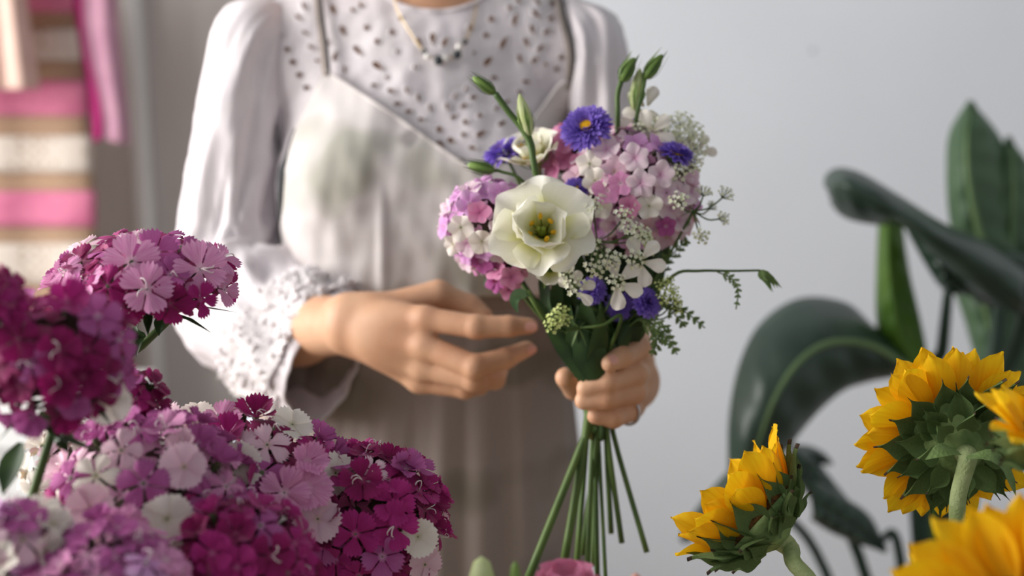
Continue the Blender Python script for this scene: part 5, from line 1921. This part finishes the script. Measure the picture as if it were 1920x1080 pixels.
# ------------------------------------------------------------------ blurred blooms at the bottom edge
BK3 = Vector((.03, .84, TZ))
vs = thing('glass_jar', 'small white ceramic jar below the bottom frame edge', 'vase', BK3)
vs.name = 'ceramic_jar'
WM['ceramic_jar'] = Matrix.Translation(BK3)
put('jar_body', Geo().add(lathe([(.035, 0), (.045, .03), (.04, .12), (.036, .14), (.032, .14), (.036, .03), (1e-6, .01)], 24, Matrix.Translation(BK3))), M['pot'], vs)
P1 = PD(1062, 1128, .86)
specp = [(az, 45 + 10 * (i % 2), .9, .6, .2, -.02, .06, 0) for i, az in enumerate(range(0, 360, 60))] + [(az + 30, 68, .8, .56, .3, .05, .05, .002) for az in range(0, 360, 72)]
lisianthus('pink bloom rising from the bottom edge below the bouquet stems', P1, (0, -.2, 1), .028, 0, specp, [P1, P1 + Vector((0, 0, -.03)), BK3 + Vector((.01, 0, .015))], LISP, False, 'blurred blooms at the bottom edge')


def edge_bud(label, pix, d, R, L_, m):
    tip = PD(pix[0], pix[1], d)
    t = thing('flower_bud', label, 'flower bud', BK3 + Vector((-.01, 0, .015)), 'blurred blooms at the bottom edge')
    b0 = tip - Vector((0, 0, L_))
    F = Matrix.Translation(b0)
    put('bud', Geo().add(lathe([(R * .4, 0), (R, L_ * .3), (R * .95, L_ * .6), (R * .6, L_ * .9), (R * .1, L_)], 14, F)), M[m], t)
    for i in range(4):
        a = i * 1.57 + .5
        c, s = math.cos(a), math.sin(a)
        put('sepal', Geo().add(leaf_blade([F @ Vector((R * .5 * c, R * .5 * s, 0)), F @ Vector((R * 1.1 * c, R * 1.1 * s, L_ * .3)), F @ Vector((R * 1.0 * c, R * 1.0 * s, L_ * .7))], R * .4, 6, up=(c, s, 0))), M['bud'], t)
    put('stem', Geo().add(tube(spline([b0 + Vector((0, 0, .002)), b0.lerp(BK3, .5), BK3 + Vector((-.01, 0, .015))], 12), .002, 7)), M['stem'], t)


edge_bud('yellow green closed bud at the bottom edge right of the sweet william', (903, 1044), .84, .0085, .034, 'bud_pale')
edge_bud('slim green bud tip at the bottom edge left of the pink bloom', (966, 1052), .84, .0040, .030, 'bud')
edge_bud('tiny pale pink bud tip at the bottom edge right of the bouquet stems', (1192, 1074), .86, .0050, .02, 'nail')


# ------------------------------------------------------------------ bird of paradise plant
def big_leaf(parent, left, mid, right, material, rib=True, nv=34, nh=9, ripple=.003, seed=0, ribm='midrib'):
    """leaf lofted between two margins and a midrib, all (px, py, d)"""
    Lp, Mp, Rp = [spline([PD(*p) for p in s], nv) for s in (left, mid, right)]
    v = []
    for j in range(nv):
        row = []
        for i in range(nh):
            u = i / (nh - 1)
            row.append(Lp[j] * (1 - u) + Mp[j] * u)
        for i in range(1, nh):
            u = i / (nh - 1)
            row.append(Mp[j] * (1 - u) + Rp[j] * u)
        for i, p in enumerate(row):
            u = abs(i - (nh - 1)) / (nh - 1)
            p = p + np.array((0, 1, 0)) * (ripple * math.sin(j * 1.15 + u * 2.2 + seed) * math.sin(u * math.pi) - .012 * math.sin(u * math.pi))
            v.append(p)
    o = put('leaf', Geo().add((v, grid_faces(2 * nh - 1, nv))), M[material], parent)
    o.modifiers.new('thickness', 'SOLIDIFY').thickness = .0012
    if rib:
        put('midrib', Geo().add(tube([np.array(p) + np.array((0, -.003, 0)) for p in Mp], [.0050, .0042, .003, .001], 8)), M[ribm], o)
    return o


POT = Vector((.62, 1.86, 0))
pl = thing('bird_of_paradise', 'potted bird of paradise plant with large dark green leaves by the wall', 'plant', POT)
put('pot', Geo().add(lathe([(.12, 0), (.16, .28), (.165, .30), (.15, .30), (.145, .26), (1e-6, .26)], 32, Matrix.Translation(POT))), M['pot'], pl)
put('soil', Geo().add(lathe([(.146, .262), (.07, .27), (1e-6, .272)], 24, Matrix.Translation(POT))), M['soil'], pl)
# L1 arching leaf at the left
big_leaf(pl, [(1700, 672, 1.78), (1635, 610, 1.80), (1585, 568, 1.80), (1500, 560, 1.78), (1428, 605, 1.75), (1388, 680, 1.73), (1368, 780, 1.72), (1366, 880, 1.72)],
         [(1704, 690, 1.76), (1650, 655, 1.74), (1600, 640, 1.72), (1545, 645, 1.70), (1495, 680, 1.68), (1455, 740, 1.67), (1428, 810, 1.68), (1400, 900, 1.70)],
         [(1708, 702, 1.78), (1665, 708, 1.78), (1625, 716, 1.78), (1580, 732, 1.76), (1535, 770, 1.75), (1496, 815, 1.74), (1470, 850, 1.73), (1425, 912, 1.72)], 'big_leaf', seed=1)
# L2 dark leaf seen from its edge, bending left
big_leaf(pl, [(1915, 505, 1.76), (1850, 455, 1.74), (1770, 420, 1.72), (1690, 370, 1.70), (1620, 328, 1.69), (1575, 316, 1.70), (1550, 328, 1.72), (1546, 350, 1.72)],
         [(1920, 540, 1.70), (1855, 500, 1.67), (1775, 455, 1.65), (1700, 410, 1.64), (1635, 370, 1.64), (1590, 350, 1.65), (1562, 350, 1.68), (1552, 362, 1.71)],
         [(1915, 590, 1.74), (1850, 560, 1.72), (1775, 500, 1.71), (1700, 428, 1.70), (1640, 420, 1.70), (1598, 412, 1.71), (1572, 398, 1.72), (1556, 376, 1.72)], 'big_leaf', rib=False, seed=2)
# L3 upright leaf at the right with a split
big_leaf(pl, [(1840, 540, 1.88), (1795, 480, 1.87), (1778, 400, 1.86), (1774, 320, 1.86), (1780, 248, 1.87), (1815, 188, 1.88)],
         [(1872, 520, 1.86), (1840, 450, 1.84), (1822, 380, 1.83), (1812, 310, 1.83), (1812, 250, 1.84), (1818, 189, 1.88)],
         [(1930, 540, 1.89), (1925, 450, 1.89), (1915, 380, 1.89), (1895, 310, 1.885), (1872, 250, 1.88), (1822, 190, 1.88)], 'big_leaf_b', seed=3)
big_leaf(pl, [(1840, 560, 1.90), (1850, 500, 1.89), (1852, 430, 1.88), (1858, 350, 1.88), (1872, 290, 1.88), (1886, 256, 1.89)],
         [(1880, 570, 1.88), (1890, 500, 1.87), (1896, 430, 1.86), (1898, 360, 1.86), (1896, 300, 1.87), (1888, 255, 1.89)],
         [(1990, 580, 1.92), (2000, 500, 1.91), (1990, 430, 1.90), (1960, 360, 1.90), (1926, 300, 1.90), (1890, 256, 1.89)], 'big_leaf_b', seed=4)
# L4 young rolled leaf
big_leaf(pl, [(1700, 700, 1.80), (1652, 650, 1.80), (1642, 590, 1.80), (1642, 530, 1.80), (1644, 460, 1.80), (1648, 390, 1.80)],
         [(1718, 700, 1.77), (1690, 640, 1.765), (1676, 580, 1.765), (1668, 520, 1.765), (1664, 460, 1.765), (1664, 386, 1.79)],
         [(1742, 700, 1.80), (1735, 640, 1.80), (1722, 580, 1.80), (1708, 520, 1.80), (1698, 460, 1.80), (1690, 390, 1.80)], 'big_leaf_y', seed=5, ribm='big_leaf_y')
# L5 leaf half behind the edge-on one, with its petiole
big_leaf(pl, [(1700, 430, 1.76), (1722, 470, 1.76), (1745, 510, 1.76), (1762, 535, 1.76), (1776, 548, 1.76)],
         [(1760, 430, 1.74), (1768, 470, 1.735), (1772, 505, 1.735), (1776, 530, 1.74), (1778, 548, 1.76)],
         [(1860, 470, 1.78), (1870, 510, 1.78), (1850, 545, 1.78), (1815, 552, 1.77), (1780, 549, 1.76)], 'big_leaf', seed=6, rib=False)
# L5b leaf hanging at right behind
big_leaf(pl, [(1800, 470, 1.82), (1806, 520, 1.82), (1828, 560, 1.82), (1850, 572, 1.82), (1862, 574, 1.82)],
         [(1860, 470, 1.80), (1870, 510, 1.795), (1874, 540, 1.795), (1872, 560, 1.80), (1868, 574, 1.82)],
         [(1960, 480, 1.84), (1950, 520, 1.84), (1920, 555, 1.83), (1890, 572, 1.83), (1872, 575, 1.82)], 'big_leaf', seed=7, rib=False)
# L6 pale leaf going down at the right edge
big_leaf(pl, [(1780, 520, 1.92), (1806, 590, 1.92), (1826, 660, 1.92), (1845, 720, 1.92), (1860, 790, 1.92)],
         [(1830, 520, 1.90), (1850, 590, 1.89), (1866, 660, 1.89), (1880, 720, 1.89), (1890, 790, 1.92)],
         [(1990, 520, 1.93), (2000, 590, 1.93), (2000, 660, 1.93), (1980, 720, 1.93), (1960, 790, 1.92)], 'big_leaf_b', seed=8)
# lower dark leaves
big_leaf(pl, [(1400, 850, 1.80), (1350, 900, 1.80), (1310, 950, 1.80), (1285, 985, 1.80), (1276, 1010, 1.80)],
         [(1400, 880, 1.78), (1358, 925, 1.78), (1325, 965, 1.78), (1296, 995, 1.78), (1278, 1012, 1.80)],
         [(1400, 912, 1.80), (1368, 950, 1.80), (1338, 985, 1.80), (1306, 1006, 1.80), (1280, 1014, 1.80)], 'big_leaf', seed=9, rib=False)
big_leaf(pl, [(1480, 830, 1.82), (1520, 850, 1.82), (1570, 910, 1.82), (1610, 960, 1.82), (1650, 1008, 1.82)],
         [(1480, 850, 1.80), (1512, 880, 1.80), (1556, 940, 1.80), (1600, 985, 1.80), (1652, 1010, 1.82)],
         [(1470, 880, 1.82), (1500, 910, 1.82), (1540, 965, 1.82), (1590, 1000, 1.82), (1654, 1012, 1.82)], 'big_leaf', seed=10, rib=False)
big_leaf(pl, [(1490, 832, 1.84), (1520, 836, 1.84), (1545, 848, 1.84), (1558, 862, 1.84)],
         [(1490, 845, 1.83), (1518, 850, 1.83), (1542, 860, 1.83), (1558, 866, 1.84)],
         [(1490, 862, 1.84), (1515, 866, 1.84), (1538, 870, 1.84), (1558, 870, 1.84)], 'big_leaf', seed=11, rib=False)
big_leaf(pl, [(1530, 900, 1.78), (1580, 930, 1.78), (1630, 965, 1.78), (1660, 1020, 1.78)],
         [(1520, 935, 1.76), (1570, 965, 1.76), (1620, 1000, 1.76), (1662, 1030, 1.78)],
         [(1520, 975, 1.78), (1560, 1000, 1.78), (1610, 1020, 1.78), (1655, 1035, 1.78)], 'big_leaf', seed=12, rib=False)
soil = POT + Vector((0, 0, .26))
for pts, r_, m_ in [
    ([PD(1704, 690, 1.77), PD(1730, 780, 1.80), PD(1722, 930, 1.82)], .012, 'petiole'),
    ([PD(1778, 545, 1.76), PD(1768, 650, 1.79), PD(1755, 800, 1.82)], .009, 'petiole'),
    ([PD(1720, 700, 1.78), PD(1735, 800, 1.80), PD(1730, 930, 1.83)], .014, 'big_leaf_y'),
    ([PD(1920, 540, 1.72), PD(1910, 640, 1.80), PD(1830, 860, 1.84)], .011, 'petiole'),
    ([PD(1876, 520, 1.87), PD(1860, 680, 1.88), PD(1800, 900, 1.88)], .012, 'petiole'),
    ([PD(1650, 1008, 1.82), PD(1690, 1060, 1.82)], .007, 'petiole'),
    ([PD(1490, 850, 1.82), PD(1560, 960, 1.80), PD(1620, 1070, 1.82)], .007, 'petiole'),
    ([PD(1400, 880, 1.79), PD(1470, 960, 1.82), PD(1560, 1100, 1.84)], .006, 'petiole')]:
    e = soil + Vector((random.uniform(-.06, .06), random.uniform(-.05, .05), .0))
    put('petiole', Geo().add(tube(spline(list(pts) + [e], 20), [r_ * .7, r_, r_ * 1.2], 8)), M[m_], pl)
